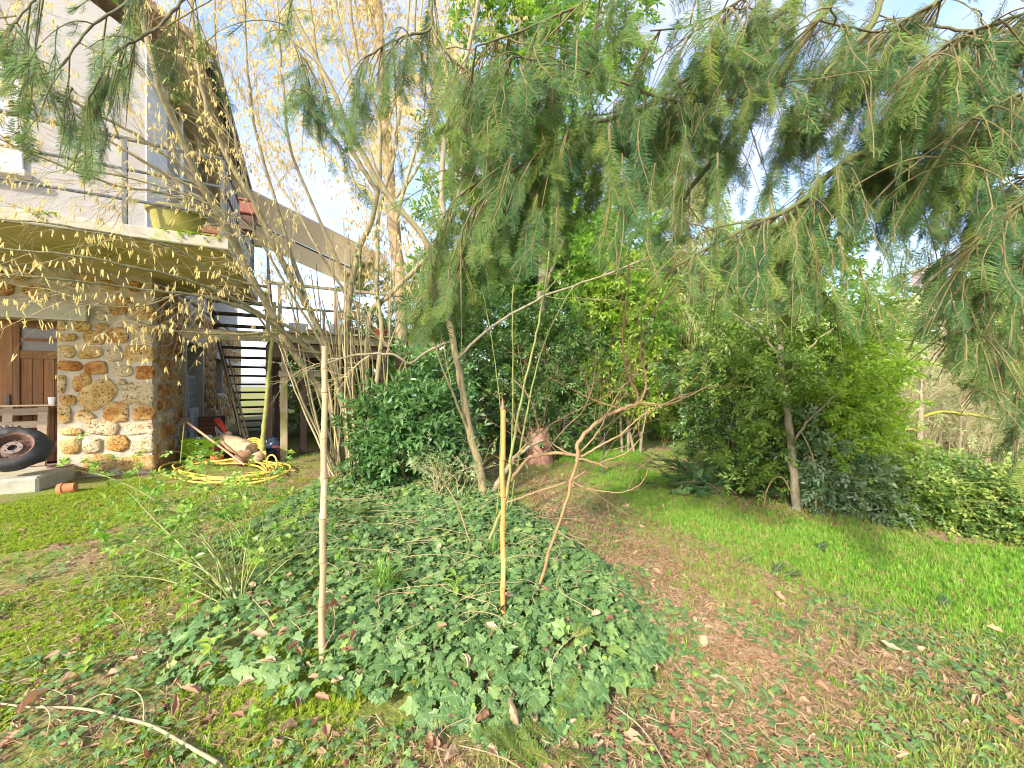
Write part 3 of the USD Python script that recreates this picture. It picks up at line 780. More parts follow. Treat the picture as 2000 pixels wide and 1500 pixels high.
m = MB(); sx, sy, sz, th = .50, .34, .29, .010
for b in (((0, 0, 0), (sx, th, sz)), ((0, sy - th, 0), (sx, sy, sz)), ((0, th, 0), (th, sy - th, sz)), ((sx - th, th, 0), (sx, sy - th, sz)), ((th, th, 0), (sx - th, sy - th, .01))):
    m.box(*b)
m.build('body', GREENPLASTIC, t)
m = MB()
m.box((-.012, -.012, sz - .03), (sx + .012, -.001, sz + .003)); m.box((-.012, sy + .001, sz - .03), (sx + .012, sy + .012, sz + .003)); m.box((-.012, 0, sz - .03), (-.001, sy, sz + .003)); m.box((sx + .001, 0, sz - .03), (sx + .012, sy, sz + .003))
for x in (.0, .16, .33, .485):
    m.box((x, -.010, .0), (x + .015, -.0005, sz - .031))
m.build('rim', plain('lime_plastic_rim', (.33, .55, .03), .35, .1), t)
m = MB(); m.box((.17, -.003, sz - .09), (.33, -.0003, sz - .055)); m.build('handle_hole', DARKIN, t)
t = thing('canister', 'white plastic canister lying on top of the lime green crate', 'canister', at(366, 869, 6.70) + [0, .05, .0], 8)
m = MB(); m.box((0, 0, 0), (.34, .20, .085), .02); m.build('body', WHITE, t, 40)
m = MB(); m.tube(spline([(.16, .10, .08), (.17, .10, .135), (.27, .10, .135), (.29, .10, .08)], 10), .014, 8); m.build('handle', WHITE, t, 50)
m = MB(); c_ = trimesh.creation.cylinder(.028, .03, sections=16); c_.apply_translation((.07, .10, .10)); m.tm(c_); m.build('cap', WHITE, t, 40)
t = thing('wooden_box', 'brown slatted wooden box standing behind the canister at the doorway edge', 'box', at(386, 868, 7.6), 20)
for k in range(6):
    m = MB(); m.box((0, 0, .02 + k * .085), (.36, .02, .09 + k * .085), .003); m.build('slat', DOORWOOD, t)
m = MB(); m.box((0, .022, 0), (.36, .30, .53)); m.build('body', DARKWOOD, t)
lathe_pot('plant_pot', 'dark red plastic plant pot beside the lime green crate', 'plant pot', at(422, 898, 6.75), .10, .135, .24, plain('dark_red_plastic', (.16, .035, .025), .5, .2))
lathe_pot('plant_pot', 'small orange terracotta pot in front of the dark red pot', 'plant pot', at(424, 904, 6.45), .06, .085, .12, plain('bright_terracotta', (.50, .16, .04), .7, .15))
lathe_pot('plant_pot', 'dark red plastic pot at the foot of the timber deck post', 'plant pot', at(546, 893, 6.9), .10, .13, .22, plain('wine_plastic', (.15, .03, .03), .5, .2))

# long wooden handle of a hoe propped on the pillar
t = thing('hoe', 'hoe with a long pale wooden handle leaning from the doorway to the ground', 'hoe', (0, 0, 0))
m = MB(); m.tube([at(366, 825, 6.2), at(478, 908, 5.9)], .017, 8); m.build('handle', wood_mat('pale_handle', (.36, .22, .13), (.5, .33, .2), (20, 20, 20)), t, 50)
m = MB(); m.bar(at(338, 817, 6.2), at(368, 818, 6.2), .015, .02); m.tube([at(368, 818, 6.2), at(366, 827, 6.2)], .014, 8); m.bar(at(362, 826, 6.2), at(361, 842, 6.2), .05, .012); m.build('blade', RUST, t)
# green garden cane by the pillar
t = thing('garden_stake', 'thin green garden stake upright against the stone pillar side', 'stake', (0, 0, 0)); m = MB(); m.tube([at(352, 905, 5.9), at(360, 826, 6.1)], .008, 6); m.build('rod', GREENSTEM, t)


def cane_bundle():
    for k, (a, b) in enumerate((((432, 700), (478, 858)), ((440, 745), (482, 860)), ((448, 705), (486, 862)), ((425, 660), (470, 850)), ((455, 760), (490, 866)))):
        t = thing('bean_pole', 'thin dry pole leaning in the bundle against the outdoor staircase', 'pole', (0, 0, 0), 0, 'dry poles leaning against the outdoor staircase')
        m = MB(); m.tube(spline([at(*a, 7.6 + .05 * k), (at(*a, 7.6) + at(*b, 7.0)) / 2 + rs.normal(0, .02, 3), at(*b, 7.0)], 6), .012, 5); m.build('rod', TWIG if k % 2 else GREYWOOD, t)


cane_bundle()
# red folding thing with white wires: a red-framed rake head
t = thing('rake', 'red plastic lawn rake with wire tines propped upside down by the doorway', 'rake', (0, 0, 0))
m = MB(); m.tube(spline([at(424, 820, 6.9), at(436, 836, 6.8), at(448, 858, 6.7)], 8), [.045, .05, .045, .04, .035, .03, .025, .02], 8); m.build('head', plain('red_plastic', (.45, .04, .02), .4, .2), t, 50)
for k in range(7):
    m = MB(); m.tube(spline([at(420 + k * 2, 832 + k * 2, 6.85), at(424 + k * 4, 850 + k, 6.75), at(432 + k * 5, 868 + k, 6.65)], 6), .004, 4); m.build('tine', GREYPLASTIC, t)


def rough_log(name, label, cat, pts, rad, material, seed, cuts=True):
    t = thing(name, label, cat, (0, 0, 0))
    p = spline(pts, 14); v, f = tube(p, np.interp(np.linspace(0, 1, 14), np.linspace(0, 1, len(rad)), rad), 14)
    cen = np.repeat(p, 14, 0)
    v[:-2] = cen + (v[:-2] - cen) * (1 + 0.55 * (fbm(v[:-2] * 9, 3, seed) - .5))[:, None]
    obj('wood', (v, f), material, t, 40)
    return t


LOGM = bark_mat('pale_rotten_wood', (.20, .12, .06), (.50, .38, .24), scale=14, stretch=(1, 1, 1))
rough_log('log', 'pale gnarled log end lying in the wood heap by the staircase', 'log', [at(440, 858, 6.7), at(470, 872, 6.4), at(490, 880, 6.3)], [.10, .14, .12], LOGM, 3)
rough_log('log', 'brown knotted root stump at the front of the wood heap', 'log', [at(466, 905, 6.3), at(475, 890, 6.25), at(487, 882, 6.3)], [.08, .10, .09], bark_mat('brown_root', (.12, .06, .03), (.32, .19, .10), scale=18, stretch=(1, 1, 1)), 5)
rough_log('log', 'tan chunk of wood at the right end of the wood heap', 'log', [at(490, 902, 6.3), at(503, 893, 6.3), at(512, 888, 6.4)], [.06, .09, .08], LOGM, 8)
rough_log('log', 'dark log half hidden behind the dark red pot', 'log', [at(412, 862, 7.2), at(440, 880, 7.1), at(450, 890, 7.0)], [.13, .14, .1], bark_mat('dark_log', (.06, .035, .02), (.17, .10, .06), scale=18, stretch=(1, 1, 1)), 9)
rough_log('log', 'small grey lump of wood on top of the wood heap', 'log', [at(437, 852, 6.8), at(446, 848, 6.7)], [.06, .05], LOGM, 12)

# yellow hose: one long coil on the ground and a loop standing up
t = thing('garden_hose', 'yellow garden hose lying in loose flat coils on the ground', 'hose', (0, 0, 0))
pts = []
hc = on_ground(445, 935)
for k in range(170):
    a = k * .22; j = 1 + .18 * math.sin(k * .37) + .12 * math.sin(k * .11 + 1)
    px = 440 + 98 * math.cos(a) * j + 18 * math.sin(k * .05); py = 925 + 20 * math.sin(a) * j
    g = on_ground(px, py, .0); g[2] = ground_z(g[0], g[1]) + .03 + .035 * (.5 + .5 * math.sin(k * .7)) + k * .0002
    pts.append(g)
m = MB(); m.tube(spline(pts, 680), .0125, 6); m.build('coil', YELLOWHOSE, t, 60)
lc = at(531, 904, 5.9)
loop = [lc + np.array([.095 * math.cos(a), -.10 * math.cos(a) * .3, .12 * math.sin(a)]) for a in np.linspace(-1.6, 4.8, 26)]
m = MB(); m.tube(np.vstack([[lc + [-.35, -.12, -.135]], [lc + [-.1, -.02, -.125]], loop, [lc + [.2, .0, -.12]], [lc + [.55, .05, -.14]]]), .012, 7); m.build('loop', YELLOWHOSE, t, 60)
t = thing('garden_hose', 'yellow hose coil hung over the wood heap beside the green sapling', 'hose', (0, 0, 0))
for q in range(5):
    m = MB(); m.tube(spline([at(480 + q, 862 + q * 2, 6.5), at(500, 856 + q * 4, 6.4), at(515, 868 + q * 4, 6.35), at(519, 886 + q * 3, 6.35), at(510 + q, 884 + q * 2, 6.45)], 16), .0125, 6); m.build('coil', YELLOWHOSE, t, 60)
# dark bag and black tub behind
t = thing('rubbish_bag', 'crumpled black and blue plastic bag heaped by the foot of the stairs', 'bag', at(532, 885, 6.9))
s_ = trimesh.creation.icosphere(3, 1.0); v = s_.vertices * [.20, .15, .22] * (1 + .5 * (fbm(s_.vertices * 2.5, 3, 4)[:, None] - .5)) + [0, 0, .06]
obj('bag', (v, s_.faces), plain('dark_blue_plastic', (.02, .03, .055), .25, .6, 8), t)

# --------------------------------------------------------------- outdoor staircase
st = thing('outdoor_staircase', 'dark open-tread outdoor staircase coming down behind the stone wall', 'staircase', C, 28.0)
SX0, SX1 = .42, 1.32
top, bot = np.array([0, 1.42, 2.98]), np.array([0, 5.6, 0.0])
for x in (SX0, SX1):
    m = MB(); m.bar(top + [x, 0, 0], bot + [x, 0, 0], .05, .20, bevel=.004); m.build('stringer', DARKWOOD, st)
N = 15
for k in range(N):
    q = (k + .5) / N; p = top * (1 - q) + bot * q
    m = MB(); m.box((SX0 + .026, p[1] - .12, p[2] - .02), (SX1 - .026, p[1] + .12, p[2] + .022), .004); m.build('tread', DARKWOOD, st)
for x in (SX1 + .03,):
    m = MB()
    m.tube([top + [x, 0, .95], bot + [x, 0, .95]], .02, 6)
    m.build('handrail', DARKMETAL, st)
    for q in (.02, .3, .6, .97):
        p = top * (1 - q) + bot * q
        m = MB(); m.tube([p + [x, 0, 0], p + [x, 0, .95]], .016, 6); m.build('baluster', DARKMETAL, st)

# --------------------------------------------------------------- timber deck
dk = thing('timber_deck', 'raised weathered timber deck on posts beside the staircase', 'deck', C, 28.0)
DXa, DXb, DYa, DYb, DZ = 1.40, 3.45, .25, 2.7, 2.22
pp = hw(1.70, .25)
for (x, y, mt_, z1) in ((1.68, .28, POSTWOOD, 1.42), (1.98, .75, DARKWOOD, DZ - .2), (3.35, .3, DARKWOOD, DZ - .2), (3.35, 2.5, DARKWOOD, DZ - .2), (1.45, 2.5, DARKWOOD, DZ - .2), (1.42, .9, DARKWOOD, DZ - .2)):
    m = MB(); m.box((x - .055, y - .055, -.2), (x + .055, y + .055, z1), .006); m.build('post', mt_, dk)
m = MB(); m.box((1.60, .20, 1.423), (2.35, .33, 1.53), .006); m.build('brace_beam', BEAMWOOD, dk)
m = MB(); m.box((1.64, .23, 1.533), (1.74, .33, DZ - .202), .006); m.build('post', BEAMWOOD, dk)
m = MB(); m.box((.30, .20, DZ - .20), (3.5, .26, DZ - .035), .006); m.build('beam', BEAMWOOD, dk)
m = MB(); m.box((1.40, 2.6, DZ - .20), (3.5, 2.66, DZ - .035), .006); m.build('beam', BEAMWOOD, dk)
for k, y in enumerate(np.arange(.28, 2.6, .48)):
    m = MB(); m.box((1.42, y, DZ - .45), (3.45, y + .05, DZ - .21), .005); m.build('joist', DARKWOOD, dk)
for k, y in enumerate(np.arange(DYa - .12, DYb, .148)):
    m = MB(); m.box((1.38, y, DZ - .033), (3.55, y + .138, DZ), .004); m.build('board', BEAMWOOD, dk)
for x, y in ((1.45, .2), (1.62, .2), (2.5, .2), (3.45, .2), (3.45, 2.6), (2.4, 2.6)):
    m = MB(); m.box((x - .03, y - .03, DZ + .002), (x + .03, y + .03, DZ + .78), .004); m.build('railing_post', GREYWOOD, dk)
m = MB(); m.box((1.40, .17, DZ + .783), (3.9, .23, DZ + .83), .004); m.build('railing_rail', BEAMWOOD, dk)
m = MB(); m.box((3.42, .24, DZ + .783), (3.48, 2.66, DZ + .83), .004); m.build('railing_rail', BEAMWOOD, dk)
m = MB(); m.box((1.40, 2.57, DZ + .783), (3.4, 2.63, DZ + .83), .004); m.build('railing_rail', BEAMWOOD, dk)
for y in (.2, .5):
    pass
t = thing('deck_crate', 'small grey crate standing on the timber deck behind the hazel stems', 'crate', hw(2.42, .40, DZ + .003), 28.0); crate_mesh(.34, .26, .20).build('body', GREYPLASTIC, t)
t = thing('deck_crate', 'pale grey crate at the left end of the timber deck', 'crate', hw(1.75, .45, DZ + .003), 28.0); crate_mesh(.30, .26, .18).build('body', plain('light_grey_plastic', (.45, .45, .45), .5, .1), t)
lathe_pot('deck_pot', 'terracotta pot at the right end of the timber deck', 'flower pot', hw(3.35, .55, DZ + .003), .09, .13, .17, TERRA)
t = thing('roof_tiles', 'short pile of orange clay tiles on the timber deck', 'tiles', hw(2.05, .42, DZ + .003), 28.0)
for k in range(4):
    m = MB(); m.box((rs.uniform(0, .02), rs.uniform(0, .02), k * .02), (.33, .2, k * .02 + .017), .003); m.build('tile', TERRA, t)

# --------------------------------------------------------------- awning
aw = thing('awning', 'beige canvas awning stretched out over the terrace from under the eaves', 'awning', C, 28.0)


def awz(x):
    return 6.20 - .36 * x


XO = 3.70


def sheet(x0, x1, y0, y1, th=.006):
    v = np.array([(x0, y0, awz(x0)), (x1, y0, awz(x1)), (x1, y1, awz(x1)), (x0, y1, awz(x0))])
    return v, [(0, 1, 2, 3)]


m = MB(); m.add(*sheet(.02, XO, 3.5, 5.75)); m.build('canvas', AWNING, aw)
m = MB(); m.add(*sheet(.02, XO, 5.80, 8.0)); m.build('canvas', AWNING, aw)
m = MB(); m.bar((.05, 5.775, awz(.05) - .03), (XO - .4, 5.775, awz(XO - .4) - .03), .045, .04); m.build('arm', DARKMETAL, aw)
m = MB(); m.bar((.05, 3.48, awz(.05) + .012), (XO, 3.48, awz(XO) + .012), .03, .02); m.build('edge_bar', GREYPLASTIC, aw)
m = MB(); m.bar((XO + .02, 3.45, awz(XO)), (XO + .02, 8.05, awz(XO)), .06, .07); m.build('front_bar', AWNING, aw)
m = MB()
ys = np.linspace(3.47, 8.0, 61)
vv = []
for k, y in enumerate(ys):
    d = .30 + .035 * abs(math.sin(k * .5))
    for z in (awz(XO) - .02, awz(XO) - d):
        vv.append((XO + .05 + (.015 * math.sin(k * .9) if z < awz(XO) - .1 else 0), y, z))
vv = np.array(vv); q = np.array([(2 * i, 2 * i + 2, 2 * i + 3, 2 * i + 1) for i in range(60)])
m.add(vv, q); m.build('valance', AWNING, aw)

# balcony pots
lathe_pot('balcony_pot', 'large yellowish glazed planter under the lower rail of the balcony', 'planter', hw(.62, -1.48, Z_SLAB + .003), .20, .275, .36, plain('ochre_glaze', (.24, .22, .035), .5, .2, 5))
t = thing('wooden_planter', 'brown wooden planter on the balcony behind the large yellowish pot', 'planter', hw(.55, -.9, Z_SLAB + .003), 28.0)
for k in range(4):
    m = MB(); m.box((0, 0, .02 + k * .11), (.5, .03, .12 + k * .11), .003); m.build('slat', DOORWOOD, t)
m = MB(); m.box((0, .032, 0), (.5, .35, .44)); m.build('box', DARKWOOD, t)
t = thing('hanging_planter', 'dull red flower box hung outside the end of the balcony railing', 'planter', hw(XR + .0, -1.15, Z_SLAB + .62), 28.0)
m = MB(); m.box((0, 0, 0), (.19, .42, .17), .015); m.build('trough', plain('dull_red_plastic', (.23, .075, .055), .6, .2), t)
m = MB(); m.box((-.012, -.012, .172), (.202, .432, .20), .006); m.build('rim', plain('dull_red_rim', (.26, .085, .06), .6, .2), t)
m = MB(); m.box((.02, .02, -.22), (.17, .35, -.004), .02); m.build('liner', plain('brown_liner', (.10, .05, .04), .8, .3), t)


# ================================================================== plants: building blocks
def leaf8(L, W, fold=.22, curl=.18):
    v = np.array([(0, 0, 0), (.32 * L, 0, -.02 * L), (.66 * L, 0, -curl * .35 * L), (L, 0, -curl * L), (.26 * L, .40 * W, fold * W * .7), (.60 * L, .48 * W, fold * W * .8 - curl * .25 * L), (.26 * L, -.40 * W, fold * W * .7), (.60 * L, -.48 * W, fold * W * .8 - curl * .25 * L)])
    f = np.array([(0, 1, 4), (1, 5, 4), (1, 2, 5), (2, 3, 5), (0, 6, 1), (1, 6, 7), (1, 7, 2), (2, 7, 3)])
    return v, f


def leaf4(L, W, fold=.2, curl=.15):
    v = np.array([(0, 0, 0), (.5 * L, 0, 0), (L, 0, -curl * L), (.45 * L, .5 * W, fold * W), (.45 * L, -.5 * W, fold * W)])
    return v, np.array([(0, 1, 3), (1, 2, 3), (0, 4, 1), (1, 4, 2)])


def sprig(n, L, leafL, leafW, seed, fn=leaf8, spread=1.0, twig=.0022, droop=.2, whorl=0.0):
    r = np.random.default_rng(seed); m = MB()
    s = np.linspace(0, 1, 5)
    ax = np.c_[s * L, .06 * L * np.sin(s * 3 + seed), -droop * L * s * s]
    m.tube(ax, np.linspace(twig, twig * .5, 5), 3, False)
    for k in range(n):
        q = min(1.0, (k + .6) / n * (1 - whorl) + whorl)
        p = np.array([np.interp(q, s, ax[:, i]) for i in range(3)])
        a = k * 2.4 + r.uniform(-.5, .5)
        d = np.array([.55 + .5 * q + r.normal(0, .15), math.cos(a) * spread, math.sin(a) * spread * .75])
        d /= np.linalg.norm(d)
        R = look_rot(d[None], (np.array([0, 0, 1.0]) + r.normal(0, .35, 3))[None])[0]
        v, f = fn(leafL * r.uniform(.75, 1.15), leafW * r.uniform(.8, 1.15), r.uniform(.1, .3), r.uniform(.05, .35))
        m.add(v @ R.T + p, f)
    return m.arrays()


def needle_strand(L, nl, seed, dens=420, sub=3, width=.0026, flat=.25):
    """a drooping fir shoot: twig, side shoots and two-ranked needles"""
    r = np.random.default_rng(seed); tw, nd = MB(), MB()
    axes = []
    s = np.linspace(0, 1, 7)
    main = np.c_[s * L, .05 * L * np.sin(s * 4 + seed), .04 * L * np.cos(s * 3 + seed)]
    axes.append((main, 1.0))
    for k in range(sub):
        q = r.uniform(.1, .7); p0 = np.array([np.interp(q, s, main[:, i]) for i in range(3)])
        sd = r.choice([-1, 1]); l2 = L * r.uniform(.25, .5)
        t = np.linspace(0, 1, 5)
        axes.append((p0 + np.c_[t * l2 * .85, sd * t * l2 * .5 * (1 - .3 * t), r.normal(0, .12) * t * l2], .85))
    for ax, k in axes:
        tw.tube(ax, np.linspace(.0022, .0010, len(ax)) * k, 3, False)
        seg = np.linalg.norm(np.diff(ax, axis=0), axis=1).sum(); n = int(seg * dens)
        q = (np.arange(n) + .5) / n
        P = np.stack([np.interp(q, np.linspace(0, 1, len(ax)), ax[:, i]) for i in range(3)], 1)
        T = np.stack([np.interp(q, np.linspace(0, 1, len(ax)), np.gradient(ax, axis=0)[:, i]) for i in range(3)], 1); T /= np.linalg.norm(T, axis=1, keepdims=True)
        side = np.where(np.arange(n) % 2 == 0, 1.0, -1.0)
        B = np.cross(T, [0, 0, 1.0]); B /= np.linalg.norm(B, axis=1, keepdims=True); Nn = np.cross(B, T)
        d = B * side[:, None] * (1 + r.normal(0, .12, (n, 1))) + T * r.uniform(.25, .75, (n, 1)) + Nn * r.normal(.10, .20, (n, 1))
        d /= np.linalg.norm(d, axis=1, keepdims=True)
        l = nl * k * r.uniform(.75, 1.1, (n, 1)) * (1 - .45 * np.clip((q[:, None] - .8) / .2, 0, 1))
        wv = np.cross(d, Nn + r.normal(0, .3, (n, 3))); wv /= np.linalg.norm(wv, axis=1, keepdims=True); wv *= width / 2
        mid = P + d * l * .55 + Nn * .03 * l; tip = P + d * l - np.array([0, 0, 0]) + T * l * .12
        V = np.stack([P - wv * .5, P + wv * .5, mid + wv, mid - wv, tip], 1).reshape(-1, 3)
        b = np.arange(n)[:, None] * 5
        Fc = np.vstack([b + [0, 1, 2], b + [0, 2, 3], b + [3, 2, 4]])
        nd.add(V, Fc)
    return nd.arrays(), tw.arrays()


def px_line(pts):
    return np.array([at(*p) for p in pts])


def px_r(w, Y):
    return max(.0012, w * Y / F / 2)


def stem(parent, pts, w0, w1, material, name='stem', sides=8, n=None, wob=.004, seed=0, label=None):
    """one limb through photograph points (px, py, depth) with pixel widths at both ends"""
    P = px_line(pts); n = n or max(8, len(pts) * 5)
    q = spline(P, n)
    r = np.linspace(px_r(w0, pts[0][2]), px_r(w1, pts[-1][2]), n)
    g = np.random.default_rng(seed + 17)
    q[1:-1] += g.normal(0, 1, (n - 2, 3)) * np.minimum(wob, r[1:-1, None] * .35)
    if parent is not None:
        m = MB(); m.tube(q, r * (1 + .06 * g.normal(0, 1, n)), sides); p = m.build(name, material, parent, 60)
        tag(p, label)
    return q, r


def twigs_from(lines, rng, every, L, levels=2, r0=.004, up=.25, droop=0.0, start=.15, fork=.55, maxn=99999, flat=1.0, sign=None):
    """side shoots along limbs; returns a list of (points, radii)"""
    out = []
    cur = [(q, np.asarray(r, float) * np.ones(len(q))) for q, r in lines]
    for lev in range(levels):
        nxt = []
        for q, r in cur:
            seg = np.r_[0, np.cumsum(np.linalg.norm(np.diff(q, axis=0), axis=1))]; T = np.gradient(q, axis=0); T /= np.linalg.norm(T, axis=1, keepdims=True) + 1e-9
            n = int(seg[-1] * (1 - start) / every)
            for _ in range(n):
                u = rng.uniform(start, 1.0) * seg[-1]
                i = min(len(q) - 1, np.searchsorted(seg, u))
                d = rng.normal(0, 1, 3) * [1, flat, 1]; d -= T[i] * (d @ T[i]); d /= np.linalg.norm(d) + 1e-9
                d = d * fork + T[i] * (1 - fork * .5) + np.array([0, 0, up]); d /= np.linalg.norm(d)
                l = L * rng.uniform(.5, 1.2) * (.55 ** lev)
                t = np.linspace(0, 1, 6)[:, None]
                bend = rng.normal(0, .12, 3)
                c = q[i] + d * t * l + bend * t * t * l + np.array([0, 0, -droop]) * t * t * l
                c[1:-1] += rng.normal(0, .012 * l, (4, 3))
                rr = min(r[i] * .7, r0 * (.6 ** lev))
                nxt.append((c, np.linspace(rr, rr * .45, 6)))
        out += nxt; cur = nxt
        every = every * .75
        start = .2
        if len(out) > maxn:
            break
    return out


def merge_twigs(name, parent, tw, material, sides=4, kind='stuff'):
    m = MB()
    for c, r in tw:
        m.tube(c, r, sides, False)
    p = m.build(name, material, parent, True)
    return tag(p, kind=kind) if p else None


def blob_points(blobs, n, rng, gap=.46, freq=2.0, shell=.55, seed=1):
    B = np.array([list(b[0]) + list(np.broadcast_to(b[1], 3)) for b in blobs])
    w = (B[:, 3] * B[:, 4] * B[:, 5]) ** (2 / 3.); w /= w.sum()
    k = rng.choice(len(B), n * 3, p=w)
    d = rng.normal(0, 1, (n * 3, 3)); d /= np.linalg.norm(d, axis=1, keepdims=True)
    rad = (shell ** 3 + (1 - shell ** 3) * rng.random(n * 3)) ** (1 / 3.)
    p = B[k, :3] + d * B[k, 3:] * rad[:, None] * (1 + rng.normal(0, .07, (n * 3, 1)))
    keep = fbm(p * freq, 3, seed) > gap
    p, d = p[keep][:n], d[keep][:n]
    return p, d


def scatter_sprigs(name, parent, protos, material, p, d, rng, up=.3, rnd=.6, s0=.8, s1=1.25, droop=0.0, kind='stuff'):
    x = d + rng.normal(0, rnd, d.shape) + np.array([0, 0, up - droop])
    R = look_rot(x, np.array([0, 0, 1.0]) + rng.normal(0, .3, d.shape))
    return instancer(name, parent, protos, p, R, rng.uniform(s0, s1, len(p)), rng.integers(0, len(protos), len(p)), material, kind)


# ================================================================== background trees and far house
rb = np.random.default_rng(21)
far_sprigs = [sprig(12, .34, .16, .075, 50 + k, leaf4, 1.0, .004) for k in range(4)]
BACK = [  # name, label, base x, depth, height, crown half-width, leaf look
    ('tree', 'pale green leafy tree in the far background between the deck and the dark shrub', -2.6, 13.0, 5.2, 1.7, 'pale'),
    ('tree', 'rounded mid green tree far behind the timber deck posts', -5.2, 14.5, 3.4, 2.0, 'mid'),
    ('tree', 'tall dense green tree in the background behind the glossy evergreen', 1.0, 13.0, 8.6, 2.4, 'dark'),
    ('tree', 'pale yellow-green tree in the background right of the bamboo clump', 5.6, 13.5, 5.6, 2.2, 'pale'),
    ('tree', 'mid green tree in the far background behind the slender grey trunk', 9.4, 15.0, 6.0, 2.6, 'mid'),
    ('tree', 'pale leafy tree in front of the distant tiled house', 13.0, 14.0, 3.9, 2.6, 'pale'),
    ('tree', 'dark leafy tree at the right edge behind the mossy thicket', 17.0, 12.5, 5.6, 2.4, 'dark'),
    ('tree', 'low bushy tree in the background left of the bamboo clump', 1.2, 10.5, 2.9, 1.6, 'mid'),
    ('tree', 'yellowish leafy tree behind the pale drooping conifer', 3.6, 15.0, 7.0, 2.2, 'sun'),
]
BACK += [('bush', 'yellow-green bush behind the open treads of the outdoor staircase', -6.2, 12.2, 2.6, 1.0, 'sun'),
         ('bush', 'pale yellow-green bush seen under the timber deck', -5.0, 10.4, 1.9, .9, 'pale'),
         ('bush', 'bright green bush between the deck posts and the hazel stems', -3.7, 10.0, 2.0, .85, 'sun'),
         ('hedge', 'mixed pale green hedge closing off the garden behind the right thicket', 7.2, 8.6, 2.3, 2.2, 'pale'),
         ('bush', 'mid green bush at the far right behind the bramble bank', 9.6, 8.0, 2.4, 1.5, 'mid'),
         ('hedge', 'mid green hedge far behind the slender grey trunk', 4.6, 9.6, 2.4, 1.7, 'mid')]
LOOKM = {'pale': PALELEAF, 'mid': MIDLEAF, 'dark': DARKLEAF, 'sun': BRIGHTLEAF}
for name, label, x, y, h, wd, lk in BACK:
    t = thing(name, label, name, (x, y, 0))
    m = MB(); m.tube(spline([(0, 0, -.2), (.06, 0, h * .3), (-.08, .05, h * .6), (0, 0, h * .85)], 10), np.linspace(.14, .03, 10), 8); m.build('trunk', GREYBARK, t, 60)
    bl = [((0, 0, h * .55), (wd, wd * .8, h * .45))] + [((rb.normal(0, wd * .5), rb.normal(0, wd * .4), h * rb.uniform(.25, .85)), wd * rb.uniform(.35, .6)) for _ in range(7)]
    p, d = blob_points(bl, int(900 * wd * h / 8), rb, .44, 1.1, .45, 3)
    p = p[p[:, 2] > .1]; d = d[:len(p)]
    scatter_sprigs('crown', t, far_sprigs, LOOKM[lk], p, d, rb, .2, .7, .8, 1.4, kind=None)

fh = thing('distant_house', 'pale house with an orange tiled roof and a chimney beyond the right thicket', 'house', at(1880, 700, 26), -14)
m = MB(); m.box((-7, 0, -8), (12, 9, 2.0)); m.add(np.array([(-7, 0, 2.003), (12, 0, 2.003), (2.5, 0, 5.2), (-7, 9, 2.003), (12, 9, 2.003), (2.5, 9, 5.2)]), [(0, 1, 2), (3, 5, 4), (0, 2, 5), (0, 5, 3), (1, 4, 5), (1, 5, 2), (0, 3, 4), (0, 4, 1)])
m.build('wall', plain('peach_render', (.62, .52, .45), .9, .06, 1), fh)
for k, sgn in enumerate((-1, 1)):
    x0 = -7.5 if sgn < 0 else 12.5
    m = MB(); v = np.array([(x0, -.5, 1.93), (2.5, -.5, 5.34), (2.5, 9.5, 5.34), (x0, 9.5, 1.93)]); v = np.vstack([v, v + [0, 0, .22]])
    m.add(v, [(3, 2, 1, 0), (4, 5, 6, 7), (0, 1, 5, 4), (1, 2, 6, 5), (2, 3, 7, 6), (3, 0, 4, 7)]); m.build('roof', plain('orange_tiles%d' % k, (.50, .17, .07), .8, .25, 3), fh)
m = MB(); m.box((-1.2, 1.5, 3.2), (.1, 2.6, 6.4), .02); m.build('chimney', plain('chimney_render', (.40, .36, .34), .9, .1, 2), fh)
m = MB(); m.box((-1.35, 1.35, 6.403), (.25, 2.75, 6.6), .02); m.build('chimney_cap', CEMENT, fh)
for x in (-4, 0.5, 5):
    wn = MB(); wn.box((x, -.03, -.6), (x + 1.1, -.003, .9)); p = wn.build('window', GLASS, fh)

# ================================================================== mid-ground trees and shrubs
rm = np.random.default_rng(33)
# tan trunk tree with many yellow catkins behind the hazel
t = thing('catkin_tree', 'tall tree with a smooth tan trunk and yellow hanging catkins behind the hazel', 'tree', (0, 0, 0))
lines = []
lines.append(stem(t, [(782, 880, 9), (785, 700, 9), (783, 560, 9), (768, 440, 9), (757, 300, 9), (748, 160, 9), (735, -60, 9)], 27, 16, TANBARK, 'trunk', 12, seed=1))
for pts, w in (([(770, 450, 9), (800, 330, 8.6), (850, 180, 8.2), (880, 20, 8)], 9), ([(760, 330, 9), (700, 220, 8.8), (660, 100, 8.6), (640, -40, 8.4)], 9), ([(765, 420, 9), (690, 350, 9.2), (620, 280, 9.4), (560, 180, 9.5), (520, 20, 9.6)], 8),
               ([(752, 240, 9), (790, 150, 9.2), (820, 40, 9.3), (830, -60, 9.3)], 8), ([(750, 200, 9), (710, 100, 9.4), (690, -40, 9.6)], 7), ([(760, 400, 9), (820, 320, 9.2), (850, 250, 9.4), (860, 120, 9.5)], 6)):
    lines.append(stem(t, pts, w, w * .4, LIMBBARK, 'limb', 6, seed=len(lines)))
tw = twigs_from([(q, r) for q, r in lines], rm, .13, 1.5, 2, .008, .1, .35, .3)
merge_twigs('twigs', t, tw, TWIG, 3)


